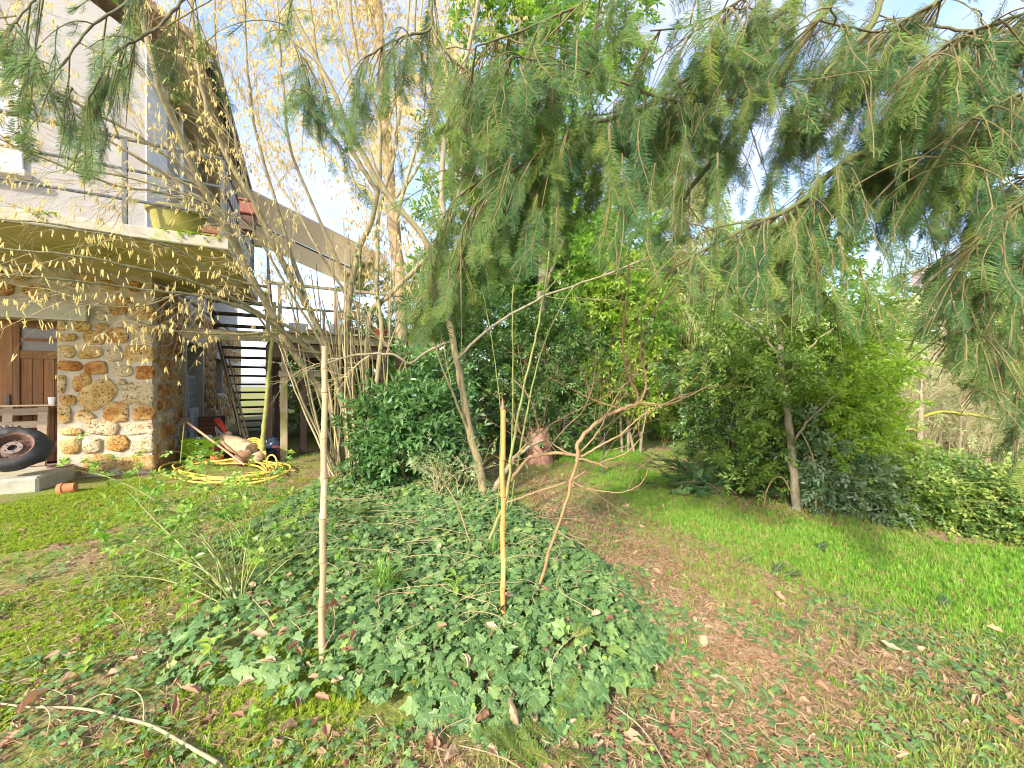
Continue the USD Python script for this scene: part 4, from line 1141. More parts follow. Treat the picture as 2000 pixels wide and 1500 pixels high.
def catkin_mesh(seed, n=None):
    r = np.random.default_rng(seed); m = MB()
    for k in range(n or r.integers(1, 4)):
        L = r.uniform(.035, .062); a = r.normal(0, .22, 2)
        s = np.linspace(0, 1, 5); ax = np.c_[a[0] * s * L + r.normal(0, .006), a[1] * s * L + r.normal(0, .006), -s * L]
        m.tube(ax, np.array([.0016, .0036, .0040, .0036, .0018]) * r.uniform(.85, 1.1), 5, True)
    return m.arrays()


CK = [catkin_mesh(k) for k in range(6)]


def catkins_on(tw, rng, per):
    P = []
    for c, r in tw:
        L = np.linalg.norm(c[-1] - c[0]); n = rng.poisson(per * L)
        for _ in range(n):
            u = rng.uniform(.25, 1) * (len(c) - 1); i = int(min(u, len(c) - 2)); P.append(c[i] * (1 - u + i) + c[i + 1] * (u - i))
    return np.array(P)


def yaw_rot(n, rng, tilt=.12):
    return Rotation.from_euler('zyx', np.c_[rng.uniform(0, 6.28, n), rng.normal(0, tilt, n), rng.normal(0, tilt, n)]).as_matrix()


P = catkins_on(tw, rm, 11.0)
instancer('catkins', t, CK, P, yaw_rot(len(P), rm), rm.uniform(1.1, 1.9, len(P)), rm.integers(0, 6, len(P)), CATKIN)

# tall glossy evergreen (leaves against the sky, top centre)
big_sprigs = [sprig(9, .24, .125, .05, 70 + k, leaf8, 1.0, .004) for k in range(5)]
t = thing('evergreen_tree', 'tall glossy-leaved evergreen tree rising in the middle behind the fir branches', 'tree', (0, 0, 0))
stem(t, [(1060, 890, 8), (1050, 700, 8), (1060, 500, 8), (1040, 300, 8), (1020, 100, 8), (1010, -150, 8)], 24, 10, GREYBARK, 'trunk', 10)
stem(t, [(1055, 600, 8), (1110, 450, 7.8), (1180, 330, 7.5), (1200, 200, 7.4)], 10, 4, GREYBARK, 'limb', 6)
stem(t, [(1050, 450, 8), (990, 300, 8), (950, 120, 8)], 10, 4, GREYBARK, 'limb', 6)
bl = [(at(x, y, Y), r) for x, y, Y, r in ((890, 420, 8.3, .8), (860, 560, 8.0, .7), (900, 320, 8.3, .7), (980, 60, 8, 1.1), (1090, 150, 8, 1.1), (920, 220, 8.2, .8), (1010, 330, 8, 1.1), (1130, 350, 7.8, 1.1), (1200, 520, 7.4, 1.0), (1080, 520, 7.8, 1.1), (960, 480, 8.2, .8), (1200, 230, 7.8, .9), (1040, -80, 8, 1.3), (1180, 60, 8, 1.0), (1230, 640, 7.2, .85))]
p, d = blob_points(bl, 3900, rm, .42, 1.4, .3, 4)
scatter_sprigs('crown', t, big_sprigs, MAGNOLIA, p, d, rm, .25, .7, .7, 1.2, kind=None)

# dark shrub in the centre
mid_sprigs = [sprig(9, .20, .085, .036, 80 + k, leaf8, 1.0, .003) for k in range(5)]
t = thing('dark_shrub', 'large dark green shrub in the centre behind the leaning grey tree', 'shrub', (0, 0, 0))
for k in range(6):
    a = at(1000 + 30 * (k - 3), 890, 7.0 + .1 * k)
    m = MB(); m.tube(spline([a, a + [rm.normal(0, .2), rm.normal(0, .1), .8], a + [rm.normal(0, .5), rm.normal(0, .2), 1.8]], 9), np.linspace(.035, .012, 9), 7); m.build('stem', GREYBARK, t, 60)
bl = [(at(x, y, Y), r) for x, y, Y, r in ((900, 700, 7.2, .75), (980, 640, 7.4, .75), (1080, 660, 7.2, .8), (1150, 740, 7.0, .7), (1010, 760, 7.0, .85), (1110, 810, 6.9, .6), (920, 800, 6.9, .6), (870, 640, 7.3, .5), (1020, 840, 6.9, .5))]
p, d = blob_points(bl, 2500, rm, .40, 1.8, .5, 6)
scatter_sprigs('crown', t, mid_sprigs, DARKLEAF, p, d, rm, .3, .6, .8, 1.3, kind=None)

t = thing('bright_shrub', 'yellow-green sunlit shrub between the dark shrub and the pale conifer', 'shrub', (0, 0, 0))
for k in range(4):
    a = at(1215 + 12 * k, 885, 7.3)
    m = MB(); m.tube(spline([a, a + [rm.normal(0, .15), 0, 1.2], a + [rm.normal(0, .4), rm.normal(0, .2), 2.4]], 9), np.linspace(.03, .01, 9), 7); m.build('stem', GREYBARK, t, 60)
bl = [(at(x, y, Y), r) for x, y, Y, r in ((1215, 560, 7.2, .7), (1250, 660, 7.0, .6), (1200, 740, 7.0, .55), (1170, 620, 7.2, .55), (1235, 770, 7.1, .4), (1270, 590, 7.4, .45))]
p, d = blob_points(bl, 1000, rm, .44, 1.8, .4, 7)
scatter_sprigs('crown', t, mid_sprigs, BRIGHTLEAF, p, d, rm, .25, .6, .8, 1.3, kind=None)

# pale drooping conifer
drape = []
for k in range(4):
    r_ = np.random.default_rng(90 + k); m = MB()
    for _ in range(26):
        a = r_.uniform(0, 6.28); l = r_.uniform(.12, .34); x0 = r_.uniform(0, .3)
        s = np.linspace(0, 1, 4)
        p0 = np.array([x0, r_.normal(0, .05), r_.normal(0, .03)]); dd = np.array([.35 * l, math.cos(a) * .25 * l, 0])
        c = p0 + s[:, None] * dd + np.c_[0 * s, 0 * s, -l * s ** 1.4]
        wv = np.array([math.sin(a), math.cos(a), 0]) * .011
        v = np.vstack([c - wv * (1 - s[:, None] * .8), c + wv * (1 - s[:, None] * .8)]); m.add(v, [(i, i + 1, i + 5, i + 4) for i in range(3)])
    drape.append(m.arrays())
t = thing('conifer_tree', 'pale yellowish conifer with drooping sprays behind the bright shrub', 'tree', (0, 0, 0))
stem(t, [(1345, 890, 10.5), (1335, 600, 10.5), (1325, 380, 10.5), (1320, 120, 10.5)], 22, 6, TANBARK, 'trunk', 9)
bl = [(at(x, y, 10.5), r) for x, y, r in ((1330, 470, 1.0), (1360, 570, 1.2), (1320, 650, 1.2), (1400, 680, 1.1), (1300, 560, 1.0), (1340, 330, .9), (1330, 740, 1.0))]
p, d = blob_points(bl, 1400, rm, .42, 1.2, .4, 9)
scatter_sprigs('crown', t, drape, CYPRESS, p, d, rm, -.1, .5, .8, 1.5, kind=None)

# bamboo clump
bam = [sprig(14, .42, .13, .017, 100 + k, leaf4, .8, .0025, .35) for k in range(5)]
t = thing('bamboo_clump', 'bright yellow-green bamboo clump at the far end of the lawn', 'bamboo', (0, 0, 0))
BP, BD = [], []
for k in range(46):
    x = rm.uniform(1180, 1400); Y = rm.uniform(8.6, 10.2); a = at(x, 750 + CZ * F / Y, Y); h = rm.uniform(1.3, 2.5); lean = rm.normal(0, .22, 2)
    pts = spline([a, a + [lean[0] * .3, lean[1] * .3, h * .5], a + [lean[0] * 1.2, lean[1], h]], 9)
    m = MB(); m.tube(pts, np.linspace(.010, .003, 9), 5); m.build('culm', plain('bamboo_culm', (.30, .34, .06), .4, .2, 10) if k == 0 else '/World/Looks/bamboo_culm', t, 60)
    for q in rm.uniform(.15, 1, 26):
        BP.append(pts[int(q * 8)] + rm.normal(0, .05, 3)); BD.append(np.r_[rm.normal(0, 1, 2), .1])
scatter_sprigs('foliage', t, bam, BAMBOOLEAF, np.array(BP), np.array(BD), rm, .1, .3, .6, 1.1)

# right-hand group: slender grey tree
small_sprigs = [sprig(11, .17, .058, .026, 110 + k, leaf8, 1.0, .002) for k in range(5)]
t = thing('slender_tree', 'slender evergreen tree with a smooth pale grey trunk at the right lawn edge', 'tree', (0, 0, 0))
lines = [stem(t, [(1557, 1006, 4.0), (1551, 930, 4.0), (1540, 830, 4.05), (1527, 740, 4.1), (1522, 640, 4.15), (1515, 500, 4.2), (1500, 360, 4.25)], 15, 7, GREYBARK, 'trunk', 12, label='smooth pale grey trunk')]
for pts in ([(1530, 760, 4.1), (1570, 690, 4.0), (1630, 640, 3.9)], [(1525, 700, 4.1), (1470, 640, 4.2), (1410, 600, 4.3)], [(1518, 600, 4.15), (1580, 520, 4.1), (1640, 460, 4.0)], [(1516, 560, 4.2), (1450, 480, 4.3), (1400, 430, 4.4)], [(1545, 870, 4.02), (1600, 800, 3.9), (1650, 760, 3.85)]):
    lines.append(stem(t, pts, 6, 2, GREYBARK, 'limb', 6))
bl = [(at(x, y, Y), r) for x, y, Y, r in ((1530, 720, 3.95, .26), (1500, 800, 4.0, .2), (1560, 790, 3.95, .2), (1490, 880, 4.2, .2), (1590, 850, 4.1, .2), (1450, 900, 4.4, .24), (1500, 950, 4.3, .16), (1470, 640, 4.4, .34), (1560, 620, 4.3, .38), (1640, 640, 4.2, .33), (1520, 520, 4.4, .34), (1600, 500, 4.3, .3), (1420, 720, 4.5, .34), (1500, 740, 4.4, .34), (1410, 600, 4.7, .28), (1440, 500, 4.8, .25))]
p, d = blob_points([(c, r * 1.15) for c, r in bl], 1500, rm, .43, 3.0, .3, 12)
scatter_sprigs('crown', t, small_sprigs, MIDLEAF, p, d, rm, .2, .7, .7, 1.2, kind=None)
t = thing('sunny_bush', 'bright yellow-green bush right of the slender grey trunk', 'bush', (0, 0, 0))
for k in range(5):
    a = at(1640 + rm.uniform(-30, 30), 1000, 4.3); m = MB(); m.tube(spline([a, a + [rm.normal(0, .1), 0, .6], a + [rm.normal(0, .25), rm.normal(0, .1), 1.5]], 8), np.linspace(.016, .005, 8), 6); m.build('stem', GREYBARK, t, 60)
bl = [(at(x, y, Y), r) for x, y, Y, r in ((1640, 720, 4.2, .36), (1680, 800, 4.2, .33), (1610, 800, 4.1, .30), (1640, 870, 4.1, .30), (1700, 700, 4.5, .3), (1720, 870, 4.3, .22))]
p, d = blob_points([(c, r * 1.12) for c, r in bl], 1350, rm, .42, 3.0, .35, 13)
scatter_sprigs('crown', t, small_sprigs, BRIGHTLEAF, p, d, rm, .2, .7, .7, 1.2, kind=None)
t = thing('grey_green_bush', 'grey-green laurel bush at the foot of the slender grey trunk', 'bush', (0, 0, 0))
for k in range(7):
    a = at(1590 + rm.uniform(-30, 60), 1008, 3.95 + rm.uniform(-.1, .2)); m = MB(); m.tube(spline([a, a + [rm.normal(0, .08), 0, .4], a + [rm.normal(0, .2), rm.normal(0, .1), .85]], 8), np.linspace(.012, .005, 8), 6); m.build('stem', TWIG, t, 60)
bl = [(at(x, y, Y), r) for x, y, Y, r in ((1600, 900, 4.0, .24), (1660, 930, 3.9, .26), (1620, 970, 3.9, .20), (1700, 970, 3.8, .22), (1580, 840, 4.1, .2), (1720, 1000, 3.7, .16))]
p, d = blob_points(bl, 560, rm, .43, 3.5, .4, 14)
scatter_sprigs('crown', t, small_sprigs, leaf_mat('grey_green_leaf', [(.07, .14, .06), (.13, .21, .10), (.22, .29, .17)], .3, .25), p, d, rm, .2, .7, .7, 1.15, kind=None)
t = thing('dark_bush', 'dark leafy bush left of the slender grey trunk, above the low yew', 'bush', (0, 0, 0))
bl = [(at(x, y, Y), r) for x, y, Y, r in ((1400, 760, 5.0, .4), (1460, 820, 4.8, .36), (1380, 830, 5.2, .34), (1510, 860, 4.7, .3), (1340, 720, 5.4, .3), (1420, 900, 4.9, .28), (1360, 900, 5.1, .22))]
for k in range(7):
    a = at(1470 + rm.uniform(-60, 60), 985, 4.5 + rm.uniform(-.1, .3)); m = MB(); m.tube(spline([a, a + [rm.normal(0, .15), 0, .5], a + [rm.normal(-.1, .35), rm.normal(0, .1), 1.3]], 8), np.linspace(.016, .005, 8), 6); m.build('stem', bark_mat('dark_bark', (.05, .035, .025), (.12, .085, .06)) if k == 0 else '/World/Looks/dark_bark', t, 60)
p, d = blob_points(bl, 650, rm, .46, 3.0, .4, 15)
scatter_sprigs('crown', t, small_sprigs, DARKLEAF, p, d, rm, .2, .7, .8, 1.3, kind=None)
# low yew / young fir with needles
ND = [needle_strand(.20, .024, 200 + k, 420, 5, .0034) for k in range(4)]
t = thing('yew_bush', 'low dark green needle bush spreading over the lawn edge', 'bush', (0, 0, 0))
YP, YD = [], []
for k in range(44):
    a = at(1450 + rm.uniform(-60, 40), 985, 4.55 + rm.uniform(-.1, .2)); ang = rm.uniform(-.5, 3.6)
    e = a + np.array([math.cos(ang) * rm.uniform(.4, .95) - .1, -abs(math.sin(ang)) * .5 * rm.random() + .2, rm.uniform(.05, .62)])
    q = spline([a, (a + e) / 2 + [0, 0, .14], e], 9); m = MB(); m.tube(q, np.linspace(.010, .003, 9), 5); m.build('branch', '/World/Looks/dark_bark', t, 60)
    for u in rm.uniform(.25, 1, 11):
        i = int(u * 8); YP.append(q[i] + rm.normal(0, .03, 3)); YD.append((e - a) * .6 + rm.normal(0, .35, 3) * [1, 1, .4])
YP, YD = np.array(YP), np.array(YD); YP[:, 2] = np.maximum(YP[:, 2], .04)
scatter_sprigs('foliage', t, [n for n, _ in ND], leaf_mat('yew_needle', [(.035, .09, .03), (.06, .135, .045), (.10, .19, .05)], .4, .2), YP, YD, rm, -.05, .15, .8, 1.3)
# dead stems and stump under the group
t = thing('dead_stem', 'reddish dead stem arching beside the slender grey trunk', 'stem', (0, 0, 0)); stem(t, [(1490, 1000, 4.15), (1505, 940, 4.1), (1525, 930, 4.1), (1545, 965, 4.0)], 3, 2, REDBARK, 'stem', 5)

# right: mossy old tree with a thicket of pale twigs
t = thing('mossy_tree', 'old crooked fruit tree with bright yellow moss on its branches at the right', 'tree', (0, 0, 0))
L_ = []
for pts, a, b in (([(1840, 1010, 4.9), (1815, 930, 4.9), (1795, 870, 4.9), (1797, 820, 4.9), (1800, 790, 4.9)], 15, 9), ([(1795, 872, 4.9), (1750, 876, 4.7), (1715, 878, 4.5)], 13, 10), ([(1800, 815, 4.9), (1840, 805, 4.8), (1900, 810, 4.7), (1960, 822, 4.6)], 7, 4),
                  ([(1772, 840, 4.9), (1780, 815, 4.9), (1812, 780, 4.9), (1830, 765, 4.9), (1862, 748, 4.9)], 6, 2), ([(1797, 845, 4.9), (1770, 838, 4.9), (1745, 845, 4.9), (1732, 830, 4.9)], 7, 4), ([(1745, 845, 4.9), (1755, 860, 4.9), (1765, 868, 4.85)], 4, 2),
                  ([(1800, 790, 4.9), (1800, 750, 5), (1830, 690, 5.1), (1850, 640, 5.2)], 6, 2), ([(1840, 1010, 4.9), (1870, 900, 5.0), (1880, 790, 5.0), (1900, 700, 5.1)], 8, 3)):
    L_.append(stem(t, pts, a, b, BRIGHTMOSS if len(L_) in (1, 2, 4, 5) else GREYBARK, 'limb', 8))
tw = twigs_from(L_, rm, .05, .55, 2, .004, .2, .1, .2)
merge_twigs('twigs', t, tw, TWIG, 3)
t = thing('twig_thicket', 'tangle of pale bare arching twigs at the right behind the brambles', 'thicket', (0, 0, 0))
L_ = []
for k in range(105):
    x = rm.uniform(1690, 2060); Y = rm.uniform(5.1, 6.6); a = at(x, 750 + CZ * F / Y * .98, Y); h = rm.uniform(.7, 1.75); dx = rm.normal(.1, .5)
    L_.append((spline([a, a + [dx * .3, rm.normal(0, .2), h * .65], a + [dx, rm.normal(0, .3), h]], 10), np.linspace(.006, .002, 10)))
tw = twigs_from(L_, rm, .10, .6, 2, .0028, .1, .3, .2)
merge_twigs('stems', t, L_ + tw, bark_mat('pale_twig', (.30, .26, .14), (.50, .44, .28)), 3)
pp_ = np.array([c[-1] for c, r in tw]); dd_ = rm.normal(0, 1, pp_.shape)
scatter_sprigs('foliage', t, small_sprigs[:2], PALELEAF, pp_[::5], dd_[::5], rm, .1, .5, .5, .9)
# brambles and ivy bank on the right lawn edge: several bushes
br_sprigs = [sprig(11, .20, .042, .026, 130 + k, leaf8, 1.0, .002) for k in range(5)]
for label, bls, seed, mt_ in (('tangled bramble bank at the right edge of the lawn', [(1900, 985, 3.6, .28), (1980, 1000, 3.4, .30), (2060, 980, 3.4, .34), (1850, 1000, 3.6, .24), (2030, 1040, 3.2, .2)], 1, BRAMBLE),
                              ('leafy bramble between the grey-green bush and the bramble bank', [(1760, 960, 3.9, .27), (1800, 1000, 3.7, .24), (1720, 1010, 3.75, .16), (1840, 940, 4.0, .24)], 2, MIDLEAF)):
    t = thing('bramble', label, 'bramble', (0, 0, 0))
    bl = [(at(x, y, Y), r) for x, y, Y, r in bls]
    p, d = blob_points(bl, 1500 if seed == 1 else 1000, rm, .40, 3.0, .35, 16 + seed); p[:, 2] = np.maximum(p[:, 2], .03)
    scatter_sprigs('foliage', t, br_sprigs, mt_, p, d, rm, .25, .7, .7, 1.25, kind=None)
    L_ = []
    for k in range(26):
        c_, r_ = bl[rm.integers(len(bl))]; a = c_ + np.array([rm.normal(0, r_), rm.normal(0, r_ * .5), -r_]); a[2] = 0
        L_.append((spline([a, a + [rm.normal(0, .2), 0, r_ * 1.6], a + [rm.normal(0, .28), rm.normal(-.05, .15), r_ * rm.uniform(1.2, 2.3)]], 10), np.linspace(.004, .0018, 10)))
    merge_twigs('canes', t, L_, GREENSTEM, 4)

# cherry laurel at the hazel's foot, with single leaves near the lens
lau_sprigs = [sprig(9, .22, .10, .042, 140 + k, leaf8, 1.0, .003) for k in range(5)]
t = thing('laurel_bush', 'dark green laurel bush with large leaves right of the hazel stems', 'bush', (0, 0, 0))
for k in range(8):
    a = at(800 + rm.uniform(-70, 60), 935, 4.95 + rm.uniform(-.2, .2)); m = MB(); m.tube(spline([a, a + [rm.normal(0, .1), 0, .7], a + [rm.normal(0, .25), rm.normal(0, .15), 1.6]], 8), np.linspace(.014, .005, 8), 6); m.build('stem', GREENSTEM, t, 60)
bl = [(at(x, y, Y), r) for x, y, Y, r in ((790, 740, 5.0, .38), (750, 830, 4.9, .33), (830, 820, 4.8, .38), (780, 900, 4.7, .28), (860, 740, 5.1, .36), (840, 890, 4.7, .25), (720, 900, 4.8, .22), (880, 850, 4.9, .28), (900, 930, 4.6, .14))]
p, d = blob_points(bl, 900, rm, .42, 2.6, .45, 18)
scatter_sprigs('foliage', t, lau_sprigs, LAUREL, p, d, rm, .25, .6, .75, 1.2)
near = np.argsort(p[:, 1] - .2 * d[:, 1])[:300] if len(p) > 300 else np.arange(len(p))
for i in near[:260]:
    v, f = leaf8(rm.uniform(.08, .125), rm.uniform(.036, .05), .2, .25); R = look_rot((d[i] + rm.normal(0, .6, 3))[None], np.array([[0, -.4, 1.0]]))[0]
    obj('leaf', (v @ R.T + p[i] + d[i] * .05 + [0, -.05, 0], f), LAUREL, t)
# pale twiggy shrub in front of the laurel
t = thing('pale_shrub', 'pale grey-green twiggy shrub low down beside the leaning tree base', 'shrub', (0, 0, 0))
L_ = []
for k in range(22):
    a = at(880 + rm.uniform(-35, 30), 985, 4.2 + rm.uniform(-.2, .2)); L_.append((spline([a, a + [rm.normal(0, .1), 0, .25], a + [rm.normal(0, .22), rm.normal(0, .1), rm.uniform(.3, .6)]], 8), np.linspace(.004, .0015, 8)))
tw = twigs_from(L_, rm, .08, .16, 1, .002, .2); merge_twigs('stems', t, L_ + tw, TWIG, 3)
tiny = [sprig(9, .09, .022, .012, 150 + k, leaf4, 1.0, .001) for k in range(4)]
pp_ = np.array([c[-1] for c, r in tw]); scatter_sprigs('foliage', t, tiny, PALELEAF, pp_, rm.normal(0, 1, pp_.shape), rm, .3, .4, .8, 1.4)
# reddish flaking stump
t = thing('tree_stump', 'reddish brown flaking tree stump standing behind the leaning tree', 'stump', at(1052, 905, 6.55))
v, f = tube(np.array([(0, 0, -.1), (0, 0, .15), (.01, 0, .35), (0, .02, .52), (.02, 0, .62)]), [.27, .23, .21, .20, .15], 20); v[:, :2] *= (1 + .5 * (fbm(v * [7, 7, 2.5], 3, 4) - .5))[:, None]
obj('wood', (v, f), bark_mat('red_flaking_bark', (.13, .05, .035), (.36, .20, .15), scale=16), t, 35)
for k in range(34):
    a = rm.uniform(0, 6.28); z0 = rm.uniform(-.02, .4); hh = rm.uniform(.12, .3); r0 = .235 - .08 * z0; w_ = rm.uniform(.03, .06)
    c_ = np.array([[math.cos(a) * (r0 - (.05 * (z - z0)) + .02 * rm.random()), math.sin(a) * (r0 - .05 * (z - z0)), z] for z in np.linspace(z0, z0 + hh, 4)]); tg = np.array([-math.sin(a), math.cos(a), 0]) * w_ / 2
    m = MB(); wr = np.array([.5, 1, .9, .3])[:, None]; m.add(np.vstack([c_ - tg * wr, c_ + tg * wr]), [(i, i + 1, i + 5, i + 4) for i in range(3)]); m.build('bark_flake', '/World/Looks/red_flaking_bark', t)
t = thing('metal_stake', 'thin dark metal stake upright at the edge of the far lawn', 'stake', (0, 0, 0)); m = MB(); m.tube([on_ground(1177, 931), at(1181, 845, on_ground(1177, 931)[1])], .012, 6); m.build('rod', DARKMETAL, t)
t = thing('brush_pile', 'heap of grey cut branches at the far edge of the lawn', 'brush pile', (0, 0, 0))
for k in range(16):
    a = at(1085 + rm.uniform(0, 90), 893, 7.6); m = MB(); m.tube(spline([a, a + [rm.normal(0, .3), rm.normal(0, .2), rm.uniform(.1, .25)], a + [rm.normal(0, .7), rm.normal(0, .3), rm.uniform(.02, .45)]], 7), np.linspace(.014, .004, 7), 5); m.build('branch', GREYWOOD if k % 2 else TWIG, t)
t = thing('board', 'short orange board lying on the brush heap at the far lawn edge', 'board', (0, 0, 0)); m = MB(); m.bar(at(1143, 879, 7.4), at(1166, 890, 7.3), .07, .02); m.build('board', plain('orange_board', (.5, .2, .08), .7, .1), t)
t = thing('red_bucket', 'small red plastic bucket by the brush heap', 'bucket', at(1088, 890, 7.4)); obj('body', revolve([(.001, 0), (.09, 0), (.12, .2), (.112, .2), (.084, .01), (.001, .01)], 20), '/World/Looks/red_plastic', t, 40)

# ================================================================== hazel with catkins (left)
rh = np.random.default_rng(44)
t = thing('hazel', 'big multi-stemmed hazel hung with pale yellow catkins, leaning over the house wall', 'hazel', (0, 0, 0))
HS = [([(668, 925, 5.0), (654, 815, 4.95), (626, 762, 4.9), (588, 710, 4.75), (546, 640, 4.6), (507, 570, 4.4), (469, 500, 4.2), (430, 425, 3.95), (385, 345, 3.7), (345, 250, 3.5), (310, 170, 3.3), (285, 60, 3.2), (270, -60, 3.1)], 17, 7),
      ([(680, 922, 5.0), (672, 780, 5.0), (640, 680, 4.9), (595, 590, 4.7), (546, 500, 4.5), (500, 400, 4.3), (440, 300, 4.1), (400, 200, 3.9), (380, 60, 3.8), (370, -60, 3.7)], 15, 5),
      ([(700, 922, 5.0), (690, 770, 5.0), (678, 670, 5.0), (685, 568, 4.95), (700, 492, 4.9), (726, 428, 4.8), (738, 373, 4.7), (742, 250, 4.6), (700, 120, 4.5), (680, -40, 4.4)], 16, 5),
      ([(730, 920, 5.0), (716, 720, 5.0), (726, 606, 5.0), (755, 582, 5.0), (785, 552, 5.0), (835, 500, 5.0), (880, 430, 5.0), (900, 330, 5.0)], 15, 5),
      ([(738, 373, 4.7), (690, 300, 4.5), (640, 200, 4.3), (610, 50, 4.1), (600, -60, 4.0)], 9, 4),
      ([(690, 925, 4.9), (735, 760, 4.9), (745, 640, 4.9), (735, 560, 4.9), (740, 430, 4.9), (770, 300, 4.9), (790, 120, 4.9), (800, -40, 4.9)], 11, 4),
      ([(620, 690, 4.85), (540, 640, 4.4), (470, 590, 3.9), (360, 545, 3.3), (200, 508, 2.75), (0, 484, 2.35), (-120, 470, 2.2)], 8, 3),
      ([(590, 650, 4.75), (500, 612, 4.3), (400, 580, 3.8), (240, 560, 3.2), (60, 540, 2.7), (-80, 530, 2.5)], 7, 3),
      ([(640, 720, 4.9), (535, 650, 4.6), (455, 654, 4.3), (350, 647, 3.9), (297, 636, 3.7), (210, 598, 3.4), (105, 552, 3.1), (0, 521, 2.9), (-60, 510, 2.8)], 6, 2.5),
      ([(480, 520, 4.25), (400, 376, 3.9), (280, 272, 3.5), (160, 208, 3.2), (0, 116, 2.9), (-80, 80, 2.8)], 8, 3),
      ([(400, 375, 3.8), (240, 290, 3.4), (100, 180, 3.1), (0, 20, 2.9), (-30, -40, 2.8)], 6, 3),
      ([(440, 440, 4.0), (330, 380, 3.6), (220, 360, 3.2), (60, 300, 2.8), (-40, 250, 2.6)], 6, 2.5),
      ([(560, 530, 4.55), (480, 350, 4.3), (430, 150, 4.0), (420, -40, 3.8)], 7, 3), ([(600, 590, 4.7), (540, 400, 4.6), (490, 200, 4.4), (480, -40, 4.2)], 8, 3), ([(685, 560, 4.95), (620, 420, 4.8), (560, 250, 4.6), (540, -30, 4.4)], 8, 3),
      ([(520, 560, 4.5), (430, 540, 4.0), (330, 480, 3.5), (180, 450, 3.0), (40, 430, 2.7), (-60, 425, 2.6)], 6, 2.5), ([(640, 690, 4.9), (560, 680, 4.6), (480, 600, 4.2), (380, 575, 3.8), (250, 600, 3.4), (120, 590, 3.1)], 5, 2),
      ([(690, 900, 4.85), (640, 700, 4.6), (560, 560, 4.2), (470, 430, 3.8), (300, 360, 3.3), (150, 330, 3.0)], 7, 2.5), ([(700, 600, 4.95), (640, 520, 5.1), (590, 430, 5.2), (520, 300, 5.3), (500, 150, 5.3)], 6, 2.5)]
hz = []
for k, (pts, a, b) in enumerate(HS):
    hz.append(stem(t, pts, a, b, HAZELBARK, 'stem', 9 if a > 12 else 6, seed=k))
for k in range(38):   # straight young shoots from the stool
    x = 640 + rh.uniform(0, 105); e = x + rh.normal(-20, 60); Y = 4.9 + rh.uniform(-.2, .25)
    hz.append(stem(t, [(x, 930, Y), ((x + e) / 2 + rh.normal(0, 8), 740 + rh.uniform(-30, 60), Y), (e, rh.uniform(420, 700), Y + rh.uniform(-.3, .2))], rh.uniform(2.5, 6), 1.8, HAZELBARK if k % 3 else TWIG, 'shoot', 5, seed=60 + k))
thin = [(q[len(q) // 3:], r[len(q) // 3:]) for q, r in hz[:19]]
low_ = [thin[k] for k in (6, 7, 8, 15, 16)]; thin = [q for k, q in enumerate(thin) if k not in (6, 7, 8, 15, 16)]
tw = twigs_from(thin, rh, .062, .62, 2, .0030, .12, .22, .0, .5)
tw_low = twigs_from(low_, rh, .12, .5, 2, .0026, .05, .25, .0, .5)
merge_twigs('twigs', t, tw + tw_low, TWIG, 3)
P = np.vstack([catkins_on(tw, rh, 1.9), catkins_on(tw_low, rh, 5.0)])
order = np.argsort(np.linalg.norm(P - [0, 0, CZ], axis=1)); P = P[order]
ck = 0
for i in range(len(P)):
    if ck >= 300:
        break
    px = 1000 + P[i, 0] / P[i, 1] * F; py = 750 - (P[i, 2] - CZ) / P[i, 1] * F
    if 0 < px < 900 and 0 < py < 800 and P[i, 1] > .8:
        v, f = catkin_mesh(1000 + i, 1 if i % 3 else 2); obj('catkin', (v * rh.uniform(.85, 1.15) + P[i], f), CATKIN, t, 60); P[i, 1] = -9; ck += 1
P = P[P[:, 1] > 0]
instancer('catkins', t, CK, P, yaw_rot(len(P), rh), rh.uniform(.8, 1.2, len(P)), rh.integers(0, 6, len(P)), CATKIN)
# ivy climbing the hazel stems
IVO = np.array([(0, -.02), (.20, -.14), (.36, -.02), (.52, .10), (.36, .26), (.42, .48), (.19, .56), (0, 1.0), (-.19, .56), (-.42, .48), (-.36, .26), (-.52, .10), (-.36, -.02), (-.20, -.14)])
IVV = np.array([0, 0, 0, 1, 0, .8, 0, 1, 0, .8, 0, 1, 0, 0])


def ivy_leaf(L, seed, stalk=True):
    r = np.random.default_rng(seed); o = IVO * np.array([r.uniform(.8, 1.15), r.uniform(.85, 1.1)]); n = len(o)
    o = o + r.normal(0, .02, o.shape)
    c = np.array([0, .22]); fold = r.uniform(.05, .3); droop = r.uniform(.15, .5)
    v = np.vstack([np.r_[o[:, 0], 0][:, None] * 0 + 0, ]) if False else np.zeros((n + 1, 3))
    v[:n, :2] = o; v[n, :2] = c
    rr = np.linalg.norm(v[:, :2] - c, axis=1)
    v[:, 2] = fold * np.abs(v[:, 0]) * .5 - droop * rr ** 2 + r.normal(0, .015, n + 1) * (rr > .1)
    v = v[:, [1, 0, 2]] * [1, -1, 1]
    f = np.array([(n, i, (i + 1) % n) for i in range(n)])[:, [0, 1, 2]]
    vein = np.r_[IVV, 1.0]
    if stalk:
        b = len(v); v = np.vstack([v, [(0, .012, 0), (0, -.012, 0), (-.5, .012, -.35), (-.5, -.012, -.35)]]); f = np.vstack([f, [(b, b + 1, b + 3), (b, b + 3, b + 2)]]); vein = np.r_[vein, 1, 1, 1, 1]
    return v * L, f, vein


